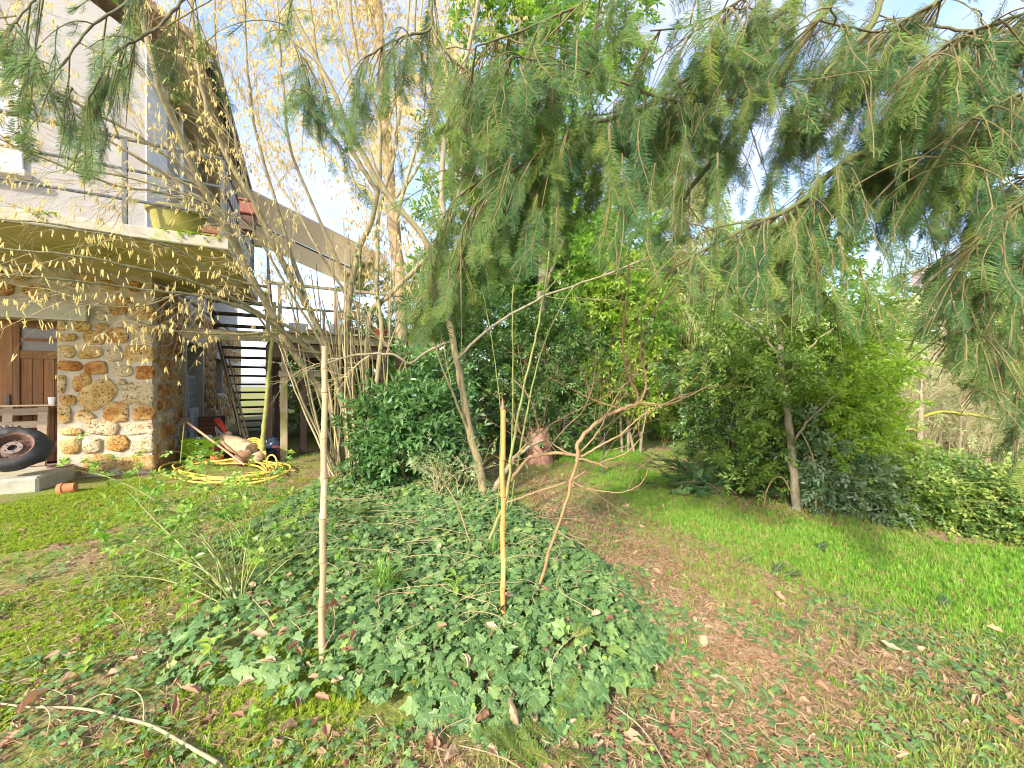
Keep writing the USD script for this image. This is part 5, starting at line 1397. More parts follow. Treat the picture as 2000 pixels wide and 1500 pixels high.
IVK = [ivy_leaf(1.0, 300 + k) for k in range(7)]
IVM, IVN = [(v, f) for v, f, _ in IVK], [n for _, _, n in IVK]
ip, idr = [], []
for (q, r) in hz[:6]:
    for _ in range(46):
        i = rh.integers(0, len(q) // 2); a = rh.uniform(0, 6.28); dd = np.array([math.cos(a), math.sin(a), .1]); ip.append(q[i] + dd * (r[i] + .012) + [0, 0, rh.uniform(-.05, .05)]); idr.append(dd)
ip, idr = np.array(ip), np.array(idr)
ic = thing('climbing_ivy', 'ivy leaves climbing up the lower stems of the hazel', 'ivy', (0, 0, 0))
instancer('foliage', ic, IVM, ip, look_rot(np.c_[idr[:, :2] * .4, -np.ones(len(ip))], idr + [0, 0, .4]), rh.uniform(.035, .07, len(ip)), rh.integers(0, 7, len(ip)), IVY, vein=IVN)
t = thing('sapling', 'single straight green sapling stem rising beside the yellow hose', 'sapling', (0, 0, 0))
stem(t, [(513, 880, 6.0), (520, 790, 6.0), (528, 700, 6.0), (534, 640, 6.0), (536, 590, 6.0)], 9, 6, plain('green_bark', (.22, .22, .06), .6, .2, 20), 'stem', 8)
# weeping willow-like shoots behind under the deck are left to the background trees

# ================================================================== leaning grey tree and leaning young shrub (centre)
rc = np.random.default_rng(55)
t = thing('leaning_tree', 'smooth grey tree leaning left from the ivy bed, behind the middle bamboo stake', 'tree', (0, 0, 0))
L_ = [stem(t, [(947, 1000, 4.15), (940, 930, 4.15), (919, 851, 4.1), (903, 760, 4.05), (886, 671, 4.0), (868, 583, 3.9), (830, 470, 3.75), (760, 385, 3.6), (700, 285, 3.45), (640, 160, 3.3), (560, 0, 3.15), (530, -60, 3.1)], 16, 8, HAZELBARK, 'trunk', 12),
      stem(t, [(950, 995, 4.15), (975, 940, 4.2), (1010, 890, 4.3), (1060, 860, 4.5)], 13, 5, GREYBARK, 'limb', 8),
      stem(t, [(862, 560, 3.9), (872, 460, 4.0), (862, 380, 4.05), (868, 266, 4.1), (892, 175, 4.15), (925, 52, 4.2), (940, -50, 4.2)], 12, 7, GREYBARK, 'limb', 8),
      stem(t, [(884, 665, 4.0), (830, 690, 3.9), (800, 708, 3.85), (760, 690, 3.8), (640, 710, 3.8)], 6, 3, GREYBARK, 'limb', 7),
      stem(t, [(895, 700, 4.0), (960, 640, 3.9), (1060, 580, 3.8), (1200, 530, 3.6), (1320, 480, 3.5)], 6, 2.5, GREYBARK, 'limb', 7),
      stem(t, [(868, 590, 3.9), (880, 540, 3.85), (900, 480, 3.8), (960, 380, 3.7)], 6, 3, GREYBARK, 'limb', 7),
      stem(t, [(920, 850, 4.1), (885, 770, 3.9), (855, 690, 3.7), (840, 620, 3.6)], 6, 3, HAZELBARK, 'limb', 7),
      stem(t, [(760, 385, 3.6), (735, 330, 3.5), (655, 0, 3.2), (640, -60, 3.1)], 6, 3, GREYBARK, 'limb', 7)]
tw = twigs_from([(q[len(q) // 3:], r[len(q) // 3:]) for q, r in L_[2:]], rc, .11, .7, 2, .004, .15, .15, .1)
merge_twigs('twigs', t, tw, TWIG, 3)
t = thing('green_stem_shrub', 'clump of tall thin green upright stems between the two bamboo stakes', 'shrub', (0, 0, 0))
for k, pts in enumerate(([(930, 1112, 2.75), (962, 1040, 2.85), (985, 985, 2.95), (1000, 880, 3.0), (1020, 770, 3.05), (1050, 640, 3.1), (1072, 500, 3.1), (1078, 400, 3.1)], [(990, 1000, 3.6), (1000, 850, 3.6), (1002, 720, 3.6), (1000, 600, 3.6), (1010, 520, 3.6)], [(1000, 985, 3.7), (1030, 800, 3.7), (1060, 680, 3.7), (1120, 560, 3.7)],
                         [(965, 1040, 3.4), (978, 820, 3.4), (966, 700, 3.4), (940, 560, 3.4)], [(935, 1110, 2.8), (915, 1050, 2.85), (890, 980, 2.95), (872, 950, 3.0)])):
    stem(t, pts, (8, 4, 5, 3, 3.5)[k], (3, 2, 2, 1.5, 2)[k], GREENSTEM if k < 4 else REDBARK, 'stem', 7, seed=k)
t = thing('leaning_shrub', 'young bare shrub leaning right on one slender stem, branching beside the middle bamboo stake', 'shrub', (0, 0, 0))
L_ = [stem(t, [(1030, 1222, 2.10), (1128, 900, 2.60), (1134, 880, 2.63)], 7, 6, plain('tan_stem', (.22, .13, .05), .6, .25, 25), 'stem', 9, label='slender tan lower stem')]
for k, (pts, a, b) in enumerate((([(1127, 902, 2.6), (1128, 870, 2.6), (1148, 842, 2.62), (1180, 815, 2.65), (1225, 795, 2.65), (1252, 786, 2.65)], 8, 7), ([(1250, 787, 2.65), (1240, 760, 2.6), (1222, 720, 2.55), (1216, 660, 2.5), (1226, 560, 2.45), (1231, 430, 2.4)], 4.5, 2), ([(1250, 787, 2.65), (1262, 740, 2.7), (1250, 690, 2.75), (1268, 625, 2.8), (1330, 560, 2.9)], 4.5, 2),
                                  ([(1130, 890, 2.6), (1090, 886, 2.65), (1040, 892, 2.75), (1010, 920, 2.9), (990, 960, 3.1)], 6, 7), ([(1134, 892, 2.6), (1168, 873, 2.6), (1210, 850, 2.55), (1250, 815, 2.5), (1300, 788, 2.45), (1360, 764, 2.4)], 4.5, 2), ([(1130, 895, 2.6), (1165, 905, 2.6), (1186, 914, 2.6)], 5, 3),
                                  ([(1126, 890, 2.62), (1080, 868, 2.7), (1052, 835, 2.75), (1040, 790, 2.8), (1000, 740, 2.9)], 4, 2), ([(1228, 800, 2.65), (1172, 786, 2.7), (1120, 762, 2.75), (1070, 735, 2.8)], 4, 1.5), ([(985, 985, 2.9), (1050, 960, 2.85), (1115, 938, 2.8), (1170, 905, 2.75), (1230, 880, 2.7), (1256, 840, 2.7), (1262, 790, 2.7)], 4, 2),
                                  ([(1115, 938, 2.8), (1150, 955, 2.75), (1200, 962, 2.7), (1250, 946, 2.65), (1266, 915, 2.6)], 3, 1.5), ([(1252, 786, 2.65), (1300, 790, 2.6), (1340, 775, 2.55), (1390, 750, 2.5)], 4, 1.5), ([(1070, 880, 2.7), (1100, 840, 2.7), (1140, 800, 2.7), (1160, 740, 2.7), (1165, 680, 2.7)], 3, 1.5), ([(1136, 880, 2.62), (1170, 840, 2.6), (1195, 790, 2.6), (1230, 740, 2.6), (1290, 690, 2.6)], 3, 1.5),
                                  ([(1000, 900, 2.9), (1060, 840, 2.85), (1130, 800, 2.8), (1200, 765, 2.7), (1250, 730, 2.65)], 3.5, 1.5), ([(1060, 890, 2.7), (1020, 850, 2.75), (1000, 800, 2.8)], 3, 1.5))):
    L_.append(stem(t, pts, a, b, REDBARK, 'branch', 7, seed=70 + k))
tw = twigs_from(L_[1:], rc, .10, .42, 2, .0026, .2, .1, .1, .6); merge_twigs('twigs', t, tw, REDBARK, 3)


# ================================================================== bamboo stakes
def stake(label, p0, p1, w, mt_, nodes, tip=False):
    t = thing('bamboo_stake', label, 'stake', (0, 0, 0)); p0, p1 = np.array(p0), np.array(p1); r = w / 2
    prev = 0
    cuts = list(nodes) + [1.0]
    for k, q in enumerate(cuts):
        n = 7; u = np.linspace(prev + .001, q - .001, n); P = p0 + (p1 - p0) * u[:, None]; P[:, 0] += .004 * np.sin(u * 9 + 2 * k)
        rr = r * (1 - .12 * u) * np.array([1.16, 1.02, .97, .96, .97, 1.0, 1.20])
        m = MB(); m.tube(P, rr, 12); m.build('internode', mt_, t, 50); prev = q
    if tip:
        P = np.array([p1, p1 + (p1 - p0) * .05]); m = MB(); m.tube(P, [r * .9, r * .1], 10); m.build('tip', plain('brown_tip', (.25, .10, .05), .5, .2), t, 50)
    return t


b0 = on_ground(628, 1292, .06); b1 = at(635, 676, b0[1] + .02)
stake('pale straight bamboo stake on the left of the ivy bed, the taller stake', b0 - [0, 0, .08], b1, .0285, BAMBOO, (.10, .22, .35, .48, .60, .72, .86, .93))
b0 = on_ground(983, 1220, .07); b1 = at(982, 800, b0[1] + .01)
stake('orange bamboo stake with a pointed brown tip in the middle of the ivy bed', b0 - [0, 0, .08], b1, .0265, BAMBOO_O, (.12, .23, .36, .50, .62, .78), True)

# ================================================================== rose bush (left foreground)
rr_ = np.random.default_rng(66)
t = thing('rose_bush', 'sprawling green-stemmed rose bush with fresh yellow-green leaves at the left', 'bush', (0, 0, 0))
L_ = []
g0 = on_ground(450, 1190); Yr = g0[1]
for k, (ex, ey, eY) in enumerate([(250, 960, 2.7), (190, 925, 3.0), (330, 980, 2.8), (400, 930, 3.0), (470, 960, 2.8), (560, 1010, 2.6), (600, 1000, 2.3), (300, 1080, 2.2), (230, 1060, 2.3), (520, 1080, 2.2), (545, 900, 3.0), (600, 1080, 2.25), (370, 1040, 2.4), (430, 1000, 2.5), (270, 1210, 2.0), (180, 1130, 2.4), (390, 900, 3.2), (640, 1040, 2.5)]):
    b = on_ground(450 + rr_.uniform(-30, 30), 1190 + rr_.uniform(-25, 20)); e = at(ex, ey, eY); mid = (b + e) / 2 + [rr_.normal(0, .05), rr_.normal(0, .05), .10]
    q = spline([b, mid, e], 12); m = MB(); m.tube(q, np.linspace(.0055, .002, 12) * (1.3 if k < 3 else 1), 6); m.build('cane', GREENSTEM, t, 60); L_.append((q, np.linspace(.005, .002, 12)))
tw = twigs_from(L_, rr_, .06, .22, 1, .002, .35, .0, .35, .6); merge_twigs('twigs', t, tw, GREENSTEM, 4)
rose = [sprig(7, .085, .042, .026, 160 + k, leaf8, .9, .0012) for k in range(5)]
pp_ = np.array([c[-1] for c, r in tw] + [c[3] for c, r in tw if rr_.random() < .35]); hsel = pp_[:, 2] > .15; pp_ = pp_[hsel]
near = np.argsort(np.linalg.norm(pp_ - [0, 0, CZ], axis=1))[:130]
for i in range(len(pp_)):
    k = rr_.integers(5); v, f = rose[k]; R = look_rot(rr_.normal(0, 1, (1, 3)) * [1, 1, .5], np.array([[0, -.2, 1.0]]))[0] * rr_.uniform(.7, 1.2)
    if rr_.random() < .95:
        obj('leaf_spray', (v @ R.T + pp_[i], f), ROSELEAF if i % 3 else MIDLEAF, t)
# broad-leaved seedlings and grass clumps


def seedling(label, base, n, L, W, material, h=.12, seed=0, cat='plant'):
    t = thing('seedling', label, cat, base); r = np.random.default_rng(seed)
    m = MB(); m.tube([(0, 0, -.02), (0, 0, h * .5), (.01, 0, h)], .003, 5); m.build('stem', GREENSTEM, t, True)
    for k in range(n):
        a = k * 2.4 + r.uniform(-.3, .3); el = r.uniform(.1, .8); d = np.array([math.cos(a), math.sin(a) - .2, el]); R = look_rot(d[None], np.array([[0, 0, 1.0]]))[0]
        v, f = leaf8(L * r.uniform(.8, 1.15), W * r.uniform(.85, 1.1), .15, .3); obj('leaf', (v @ R.T + [0, 0, h * (.35 + .65 * k / max(1, n - 1))], f), material, t)


seedling('bright green seedling with broad oval leaves at the front of the rose bush', on_ground(365, 1225), 9, .075, .042, ROSELEAF, .20, 1)
seedling('small pale green rosette in the leaf litter at the left edge of the ivy', on_ground(165, 1320), 8, .055, .03, ROSELEAF, .05, 2)
seedling('upright bright green seedling in the ivy left of the orange stake', on_ground(890, 1170, .12) , 8, .085, .03, ROSELEAF, .13, 3)
seedling('two-leaved pale green seedling in the litter right of the ivy bed', on_ground(1425, 1352), 3, .075, .038, PALELEAF, .05, 4)
seedling('tiny bright green weed at the front edge of the ivy bed', on_ground(490, 1430), 9, .05, .02, ROSELEAF, .07, 5)
seedling('yellow-green young plant in the ivy before the left stake', on_ground(410, 1290, .05), 6, .06, .03, BRIGHTLEAF, .10, 6)


def blades(n, L0, L1, w, spread, seed, tris=3, droop=.6):
    r = np.random.default_rng(seed); m = MB()
    for k in range(n):
        a = r.uniform(0, 6.28); L = r.uniform(L0, L1); lean = r.uniform(.05, spread); s = np.linspace(0, 1, tris); b = np.r_[r.normal(0, .35, 2) * L0 * .5, 0]
        c = b + np.c_[math.cos(a) * lean * L * s ** 1.6, math.sin(a) * lean * L * s ** 1.6, L * s * (1 - droop * lean * s * s)]
        wv = np.array([-math.sin(a), math.cos(a), 0]) * w / 2
        v = np.vstack([c[:-1] - wv, c[:-1] + wv, c[-1:]]); q = tris - 1
        f = [(i, q + i, q + i + 1) for i in range(q - 1)] + [(i, q + i + 1, i + 1) for i in range(q - 1)] + [(q - 1, 2 * q - 1, 2 * q)]
        m.add(v, f)
    return m.arrays()


t = thing('grass_clump', 'arching clump of long narrow green blades in the middle of the ivy bed', 'grass clump', on_ground(752, 1165, .10)); obj('blades', blades(70, .16, .30, .0055, 1.0, 5, 5), leaf_mat('long_blade', [(.10, .22, .03), (.17, .32, .05), (.25, .40, .10)], .4, .4), t)
t = thing('grass_clump', 'small clump of bluish blades in the ivy left of the orange stake', 'grass clump', on_ground(962, 1090, .10)); obj('blades', blades(26, .10, .20, .006, .6, 6, 4), '/World/Looks/long_blade', t)

# ================================================================== ivy bed
rv = np.random.default_rng(77)
PI_ = np.array(POLY_IVY)


def edge_dist(poly, pts):
    d = np.full(len(pts), 9.0)
    for a, b in zip(poly, np.roll(poly, -1, 0)):
        ab = b - a; u = np.clip(((pts - a) @ ab) / (ab @ ab), 0, 1); d = np.minimum(d, np.linalg.norm(pts - a - u[:, None] * ab, axis=1))
    return d


def ivy_height(pts):
    d = edge_dist(PI_, pts) * inside(PI_, pts)
    return .13 * np.clip(d / .28, 0, 1) ** .6 + .05 * fbm(np.c_[pts * 4, pts[:, :1] * 0], 3, 31) * np.clip(d / .2, 0, 1)


lo, hi = PI_.min(0) - .3, PI_.max(0) + .3
pts = rv.uniform(lo, hi, (90000, 2))
pts = pts[blur_in(PI_, pts, .42)]
left = pts[:, 0] < np.interp(pts[:, 1], [1.5, 2.2, 3.5, 5.5], [-.75, -1.0, -1.15, -1.2])
keep = rv.random(len(pts)) < np.where(left, .45, 1.0) * np.interp(pts[:, 1], [1.4, 3, 6], [.62, .50, .34])
pts = pts[keep][:26000]
hz_ = ground_z(pts[:, 0], pts[:, 1]) + ivy_height(pts) * rv.uniform(.35, 1.0, len(pts)) ** .6 + .015
nx = rv.normal(0, .38, len(pts)); ny = rv.normal(-.22, .38, len(pts))
nrm = np.stack([nx, ny, np.ones(len(pts))], 1)
ed = edge_dist(PI_, pts); cen = pts.mean(0)
out = (pts - cen); out /= np.linalg.norm(out, axis=1, keepdims=True)
nrm[:, :2] += out * (np.clip(1 - ed / .18, 0, 1) * .6)[:, None]
ang = rv.uniform(0, 6.28, len(pts)); xd = np.stack([np.cos(ang), np.sin(ang) - .5, -.25 * np.ones(len(pts))], 1)
R = look_rot(xd - nrm * (np.sum(xd * nrm, 1) / np.sum(nrm * nrm, 1))[:, None], nrm)
size = np.exp(rv.normal(math.log(.039), .42, len(pts))).clip(.022, .085)
P3 = np.c_[pts, hz_]
ivy = thing('ivy_bed', 'low dense bed of dark green ivy spreading around the bamboo stakes', 'ivy', (0, 0, 0))
dist = np.linalg.norm(P3 - [0, 0, CZ], axis=1)
score = size / dist * (hz_ - ground_z(pts[:, 0], pts[:, 1]) > .03) * (pts[:, 1] > 1.42)
big = np.argsort(-score)[:300]
for i in big:
    v, f, vn = ivy_leaf(size[i], 4000 + i); pr = obj('leaf', (v @ R[i].T + P3[i], f), IVY, ivy); primvar(pr, 'vein', vn)
rest = np.ones(len(pts), bool); rest[big] = False
instancer('foliage', ivy, IVM, P3[rest], R[rest], size[rest], rv.integers(0, 7, rest.sum()), IVY, vein=IVN)
# runners and dead stalks through the ivy
m = MB()
for k in range(150):
    a = PI_[rv.integers(len(PI_))] * .5 + cen * .5 + rv.normal(0, .5, 2); ang_ = rv.uniform(0, 6.28); L = rv.uniform(.15, .5)
    p = np.array([[a[0] + math.cos(ang_) * L * s + .05 * math.sin(5 * s + k), a[1] + math.sin(ang_) * L * s, 0] for s in np.linspace(0, 1, 7)])
    p[:, 2] = ground_z(p[:, 0], p[:, 1]) + ivy_height(p[:, :2]) + .02 + .05 * np.sin(np.linspace(0, 3.1, 7)) * rv.random()
    m.tube(p, .0016, 4, False)
tag(m.build('runners', plain('dry_runner', (.36, .24, .13), .7, .3, 40), ivy), kind='stuff')

# ================================================================== grass, moss, litter
rl = np.random.default_rng(88)


def lay(pts, lift=.0):
    return np.c_[pts, ground_z(pts[:, 0], pts[:, 1]) + lift]


APR = [hw(x, y)[:2] for x, y in ((-6, -.95), (-.75, -.95), (-.75, .1), (1.6, 0), (1.6, 12), (-6, 12))]


def free(pts):
    return ~inside(APR, pts)


tufts = [blades(18, .022, .055, .0036, .9, 400 + k) for k in range(5)]
pts = rl.uniform([.2, 1.9], [8, 9.6], (95000, 2)); mlawn = blur_in(POLY_LAWN, pts, .6) | inside(POLY_LAWN2, pts)
pl = pts[mlawn]; pl = pl[fbm(np.c_[pl * 2.5, pl[:, :1] * 0], 3, 61) > .30][:26000]
gt = obj_holder = thing('lawn_grass', 'short bright green lawn grass on the right', 'grass', (0, 0, 0)); tag(gt, kind='stuff')
instancer('tufts', gt, tufts, lay(pl), yaw_rot(len(pl), rl, .15), rl.uniform(.6, 1.25, len(pl)), rl.integers(0, 5, len(pl)), GRASSM)
dry = [blades(11, .02, .06, .0032, 1.1, 420 + k) for k in range(5)]
pts = np.vstack([rl.uniform([-4.5, 1.2], [4.8, 7.5], (30000, 2)), rl.uniform([.3, 1.2], [3.4, 5], (26000, 2))]); pts = pts[free(pts)]
dens = fbm(np.c_[pts * 1.6, pts[:, :1] * 0], 4, 62)
near_l = np.exp(-edge_dist(np.array(POLY_LAWN), pts) / .45)
pd_ = pts[(rl.random(len(pts)) < (np.clip((dens - .42) * 3.5, 0, 1) + .75 * near_l) * np.where((pts[:, 0] > .1) & (edge_dist(PI_, pts) < .5), .22, 1)) & ~inside(PI_, pts)][:22000]
gt = thing('sparse_grass', 'thin yellowish grass growing through the fallen leaves', 'grass', (0, 0, 0)); tag(gt, kind='stuff')
mixm = rl.integers(0, 5, len(pd_))
instancer('tufts', gt, dry, lay(pd_), yaw_rot(len(pd_), rl, .2), rl.uniform(.6, 1.3, len(pd_)), mixm, [GRASSM, DRYGRASS, DRYGRASS, GRASSM, DRYGRASS])
moss = [blades(26, .006, .018, .003, 1.4, 440 + k) for k in range(4)]
pts = np.vstack([rl.uniform([-5.5, 1.3], [-.6, 5.4], (54000, 2)), rl.uniform([0.4, 1.3], [3.5, 4], (8000, 2))]); pts = pts[free(pts)]
dn = fbm(np.c_[pts * 1.8, pts[:, :1] * 0], 4, 63) + .12 * np.exp(-np.abs(pts[:, 1] - 4.4) / .5)
pm = pts[(dn > .49) & (pts[:, 0] < 4)][:30000]
gt = thing('ground_moss', 'yellow-green moss in patches on the ground at the left', 'moss', (0, 0, 0)); tag(gt, kind='stuff')
instancer('tufts', gt, moss, lay(pm, -.002), yaw_rot(len(pm), rl, .1), rl.uniform(.8, 1.7, len(pm)), rl.integers(0, 4, len(pm)), MOSSM)


mkx = np.r_[rl.uniform(-4.4, 1.15, 900)]; mkx = mkx[fbm(np.c_[mkx * 2.6, mkx * 0, mkx * 0], 3, 4) > .47]
mz = np.c_[mkx, -OV - .004 + rl.uniform(-.006, .05, len(mkx)), Z_SLAB - np.abs(rl.normal(0, .03, len(mkx)))]; mz[:, 2] = np.where(mz[:, 1] > -OV + .002, Z_SLAB, mz[:, 2].clip(Z_SLAB - .11))
instancer('edge_moss', balcony, moss, mz, look_rot(np.tile([1.0, 0, 0], (len(mz), 1)), np.where((mz[:, 1] > -OV + .002)[:, None], [0, 0, 1.0], [0, -1.0, .35]) + rl.normal(0, .2, mz.shape)), rl.uniform(.8, 2.2, len(mz)), rl.integers(0, 4, len(mz)), MOSSM)


def dead_leaf(L, W, seed, curl=None, nu=7, nv=6):
    """withered leaf: folded along the midrib, rolled edges, ragged outline"""
    r = np.random.default_rng(seed); c = r.uniform(.5, 1.7) if curl is None else curl; b = r.normal(0, .9); tw = r.normal(0, .9); v = []
    rag = 1 + r.normal(0, .13, (nu + 1, 2))
    for i in range(nu + 1):
        u = i / nu; wd = W / 2 * (math.sin(math.pi * (u * .93 + .04)) ** .75)
        for j in range(nv + 1):
            q = (j / nv - .5) * 2; s = abs(q); w2 = wd * (rag[i, 0] if q < 0 else rag[i, 1]); a = s * c
            y = math.copysign(w2 * math.sin(a) / max(c, .5), q); z = w2 * (.45 * s + (1 - math.cos(a)) / max(c, .5)) * (1 if q < 0 else .8)
            t_ = tw * (u - .5); y, z = y * math.cos(t_) - z * math.sin(t_), y * math.sin(t_) + z * math.cos(t_)
            v.append((L * u * (1 - .1 * b * b * u), y, z + b * L * (u - .5) ** 2 + r.normal(0, .022 * L)))
    f = np.array([(i * (nv + 1) + j, (i + 1) * (nv + 1) + j, (i + 1) * (nv + 1) + j + 1, i * (nv + 1) + j + 1) for i in range(nu) for j in range(nv)])
    return np.array(v), np.vstack([f[:, [0, 1, 2]], f[:, [0, 2, 3]]])


DL = [dead_leaf(1.0, r_, 500 + k, None, 4, 4) for k, r_ in enumerate((.45, .6, .5, .7, .4, .55))]
pts = np.vstack([rl.uniform([-4.6, 1.25], [3.4, 6.6], (9000, 2)), rl.uniform([-2.2, 1.25], [2.6, 2.6], (5000, 2)), rl.uniform([.2, 1.4], [1.9, 5.4], (8500, 2))]); pts = pts[free(pts)]
lawnm = inside(POLY_LAWN, pts); ivm = inside(PI_, pts)
pt = pts[rl.random(len(pts)) < np.where(lawnm, .05, np.where(ivm, .04, np.where(pts[:, 0] < -.8, .46, .62)))]
lit = thing('leaf_litter', 'thick litter of small brown dead leaves, needles and twigs on the ground', 'leaf litter', (0, 0, 0)); tag(lit, kind='stuff')
sz = np.exp(rl.normal(math.log(.028), .4, len(pt))).clip(.012, .065)
instancer('leaves', lit, DL, lay(pt, .006) + np.c_[np.zeros((len(pt), 2)), inside(PI_, pt) * ivy_height(pt)], yaw_rot(len(pt), rl, .45), sz, rl.integers(0, 6, len(pt)), DEADLEAF)
nee = []
for k in range(4):
    r_ = np.random.default_rng(600 + k); m = MB()
    for _ in range(16):
        a = r_.uniform(0, 6.28); c = np.r_[r_.normal(0, .05, 2), r_.uniform(.001, .012)]; l = r_.uniform(.012, .05); d = np.array([math.cos(a), math.sin(a), r_.normal(0, .15)]) * l / 2; wv = np.array([-math.sin(a), math.cos(a), .3]) * .0011
        m.add([c - d - wv, c - d + wv, c + d + wv, c + d - wv], [(0, 1, 2, 3)])
    nee.append(m.arrays())
pts = np.vstack([rl.uniform([-3.5, 1.25], [3.2, 6.2], (5200, 2)), rl.uniform([.3, 1.25], [2.2, 5.6], (7000, 2))]); pts = pts[free(pts)]
pn = pts[~inside(PI_, pts) & (rl.random(len(pts)) < np.where(inside(POLY_LAWN, pts), .10, 1))]
instancer('needles', lit, nee, lay(pn, .004), yaw_rot(len(pn), rl, .08), rl.uniform(.7, 1.4, len(pn)), rl.integers(0, 4, len(pn)), DEADNEEDLE)
# small ivy leaves creeping through the litter
pts = np.vstack([rl.uniform([-3.4, 1.25], [-.3, 4.8], (8500, 2)), rl.uniform([.2, 1.25], [3.4, 2.7], (4600, 2)), rl.uniform([.2, 2.4], [1.6, 4.4], (900, 2))])
dn = fbm(np.c_[pts * 1.9, pts[:, :1] * 0], 3, 64)
pk = pts[(dn > .44) & ~inside(PI_, pts) & ~inside(POLY_LAWN, pts)]
ci = thing('creeping_ivy', 'scattered small ivy leaves creeping through the leaf litter', 'ivy', (0, 0, 0)); tag(ci, kind='stuff')
nn = np.stack([rl.normal(0, .3, len(pk)), rl.normal(-.1, .3, len(pk)), np.ones(len(pk))], 1); an = rl.uniform(0, 6.28, len(pk))
instancer('leaves', ci, IVM, lay(pk, .018) + np.c_[np.zeros((len(pk), 2)), rl.uniform(0, .02, len(pk))], look_rot(np.stack([np.cos(an), np.sin(an), an * 0], 1), nn), np.exp(rl.normal(math.log(.026), .28, len(pk))).clip(.013, .05), rl.integers(0, 7, len(pk)), IVY, vein=IVN)

# single fallen leaves that stand out
SPECIAL = [(1005, 1400, .125, 'large crumpled pale brown leaf standing at the front edge of the ivy'), (1018, 1435, .09, 'reddish brown curled leaf just below the large crumpled one'), (660, 1250, .10, 'pale brown curled leaf right of the foot of the left bamboo stake'), (500, 1195, .065, 'orange-brown leaf caught in the ivy left of the left bamboo stake'),
           (1260, 1478, .10, 'folded brown leaf at the bottom edge right of the fir sprig'), (848, 1455, .075, 'upright reddish leaf at the bottom left of the fir sprig'), (355, 1358, .085, 'dry torn leaf lying on the left edge of the ivy'), (1467, 1190, .05, 'small whitish leaf in the litter at the right'), (930, 1440, .07, 'curled tan leaf below the ivy, left of the large crumpled leaf'),
           (30, 1410, .10, 'broad brown leaf at the left edge under the fallen branch'), (1380, 1490, .07, 'pinkish brown leaf at the bottom edge of the litter'), (1165, 1445, .09, 'long dark red-brown leaf right of the fir sprig')]
for k, (x, y, s, lb) in enumerate(SPECIAL):
    g = on_ground(x, y); g[2] = ground_z(g[0], g[1]) + .03 + (ivy_height(g[None, :2])[0])
    tt = thing('fallen_leaf', lb, 'leaf', g); v, f = dead_leaf(s, s * .6, 700 + k, 1.5, 12, 8); R1 = Rotation.from_euler('zyx', [rl.uniform(0, 6.28), rl.normal(-.5, .3), rl.normal(0, .5)]).as_matrix(); obj('blade', (v @ R1.T, f), DEADLEAF, tt, True)
    m = MB(); m.tube([(0, 0, 0), R1 @ np.array([-s * .35, .01, .01])], .0015, 4); m.build('stalk', '/World/Looks/dry_runner', tt)
for k in range(64):
    x, y = (rl.uniform(0, 700), rl.uniform(1280, 1495)) if k % 2 else (rl.uniform(560, 1990), rl.uniform(1180, 1495)); g = on_ground(x, y); g[2] = ground_z(g[0], g[1]) + .02 + ivy_height(g[None, :2])[0]
    tt = thing('fallen_leaf', 'curled brown dead leaf lying in the litter of the foreground', 'leaf', g, 0, 'curled dead leaves scattered over the foreground')
    s = rl.uniform(.045, .075); v, f = dead_leaf(s, s * rl.uniform(.45, .7), 800 + k, None, 9, 6); R1 = Rotation.from_euler('zyx', [rl.uniform(0, 6.28), rl.normal(0, .35), rl.normal(0, .4)]).as_matrix(); obj('blade', (v @ R1.T, f), DEADLEAF, tt, True)


def cone(base, L, label):
    t = thing('fir_cone', label, 'fir cone', base, rl.uniform(0, 360)); m = MB(); ax = np.array([1, 0, .15]); ax /= np.linalg.norm(ax)
    for k in range(44):
        u = (k + .5) / 44; a = k * 2.4; r = L * .20 * math.sin(math.pi * (u * .85 + .12)) + .002; b = np.array([L * u, 0, L * .2]); d = np.array([.55, math.cos(a), math.sin(a)]); d /= np.linalg.norm(d)
        v, f = leaf4(r * 1.5, r * 1.15, .1, .2); Rr = look_rot(d[None], np.array([[1.0, 0, 0]]))[0]; m.add(v @ Rr.T + b, f)
    m.build('scales', plain('cone_scales', (.15, .055, .035), .7, .35, 60), t)
    m = MB(); m.tube([(0, 0, L * .2), (L, 0, L * .2)], [L * .09, L * .02], 6); m.build('core', '/World/Looks/cone_scales', t)


for x, y, L, lb in ((1030, 1445, .065, 'reddish brown fir cone at the left of the big fir sprig'), (1095, 1405, .05, 'dark fir cone at the edge of the ivy above the fir sprig'), (948, 1462, .05, 'dark fir cone at the bottom left of the fir sprig'), (308, 1402, .055, 'dark fir cone beside the fallen branch at the left'), (690, 1478, .05, 'reddish fir cone at the bottom edge left of the ivy front'), (1450, 1440, .05, 'dark fir cone in the litter at the lower right')):
    g = on_ground(x, y); g[2] = ground_z(g[0], g[1]); cone(g, L, lb)
# fallen branches
t = thing('fallen_branch', 'long pale fallen branch lying across the lower left corner', 'branch', (0, 0, 0))
P = [on_ground(x, y, .03) for x, y in ((-60, 1368), (60, 1376), (150, 1386), (240, 1400), (300, 1420), (360, 1445), (425, 1482))]
q = spline(P, 30); q[:, 2] = ground_z(q[:, 0], q[:, 1]) + .028 + .004 * np.sin(np.arange(30) * .7); m = MB(); m.tube(q, np.linspace(.003, .0065, 30), 7); m.build('branch', LIMBBARK, t, 60)
for k, (a, b, c_) in enumerate((((60, 1376), (90, 1345), (130, 1360)), ((80, 1378), (95, 1420), (90, 1440)), ((280, 1410), (275, 1360), (245, 1345)), ((150, 1386), (200, 1355), (240, 1365)))):
    q = spline([on_ground(*a, .03), on_ground(*b, .05), on_ground(*c_, .03)], 9); m = MB(); m.tube(q, np.linspace(.003, .0015, 9), 5); m.build('side_twig', LIMBBARK, t, 60)
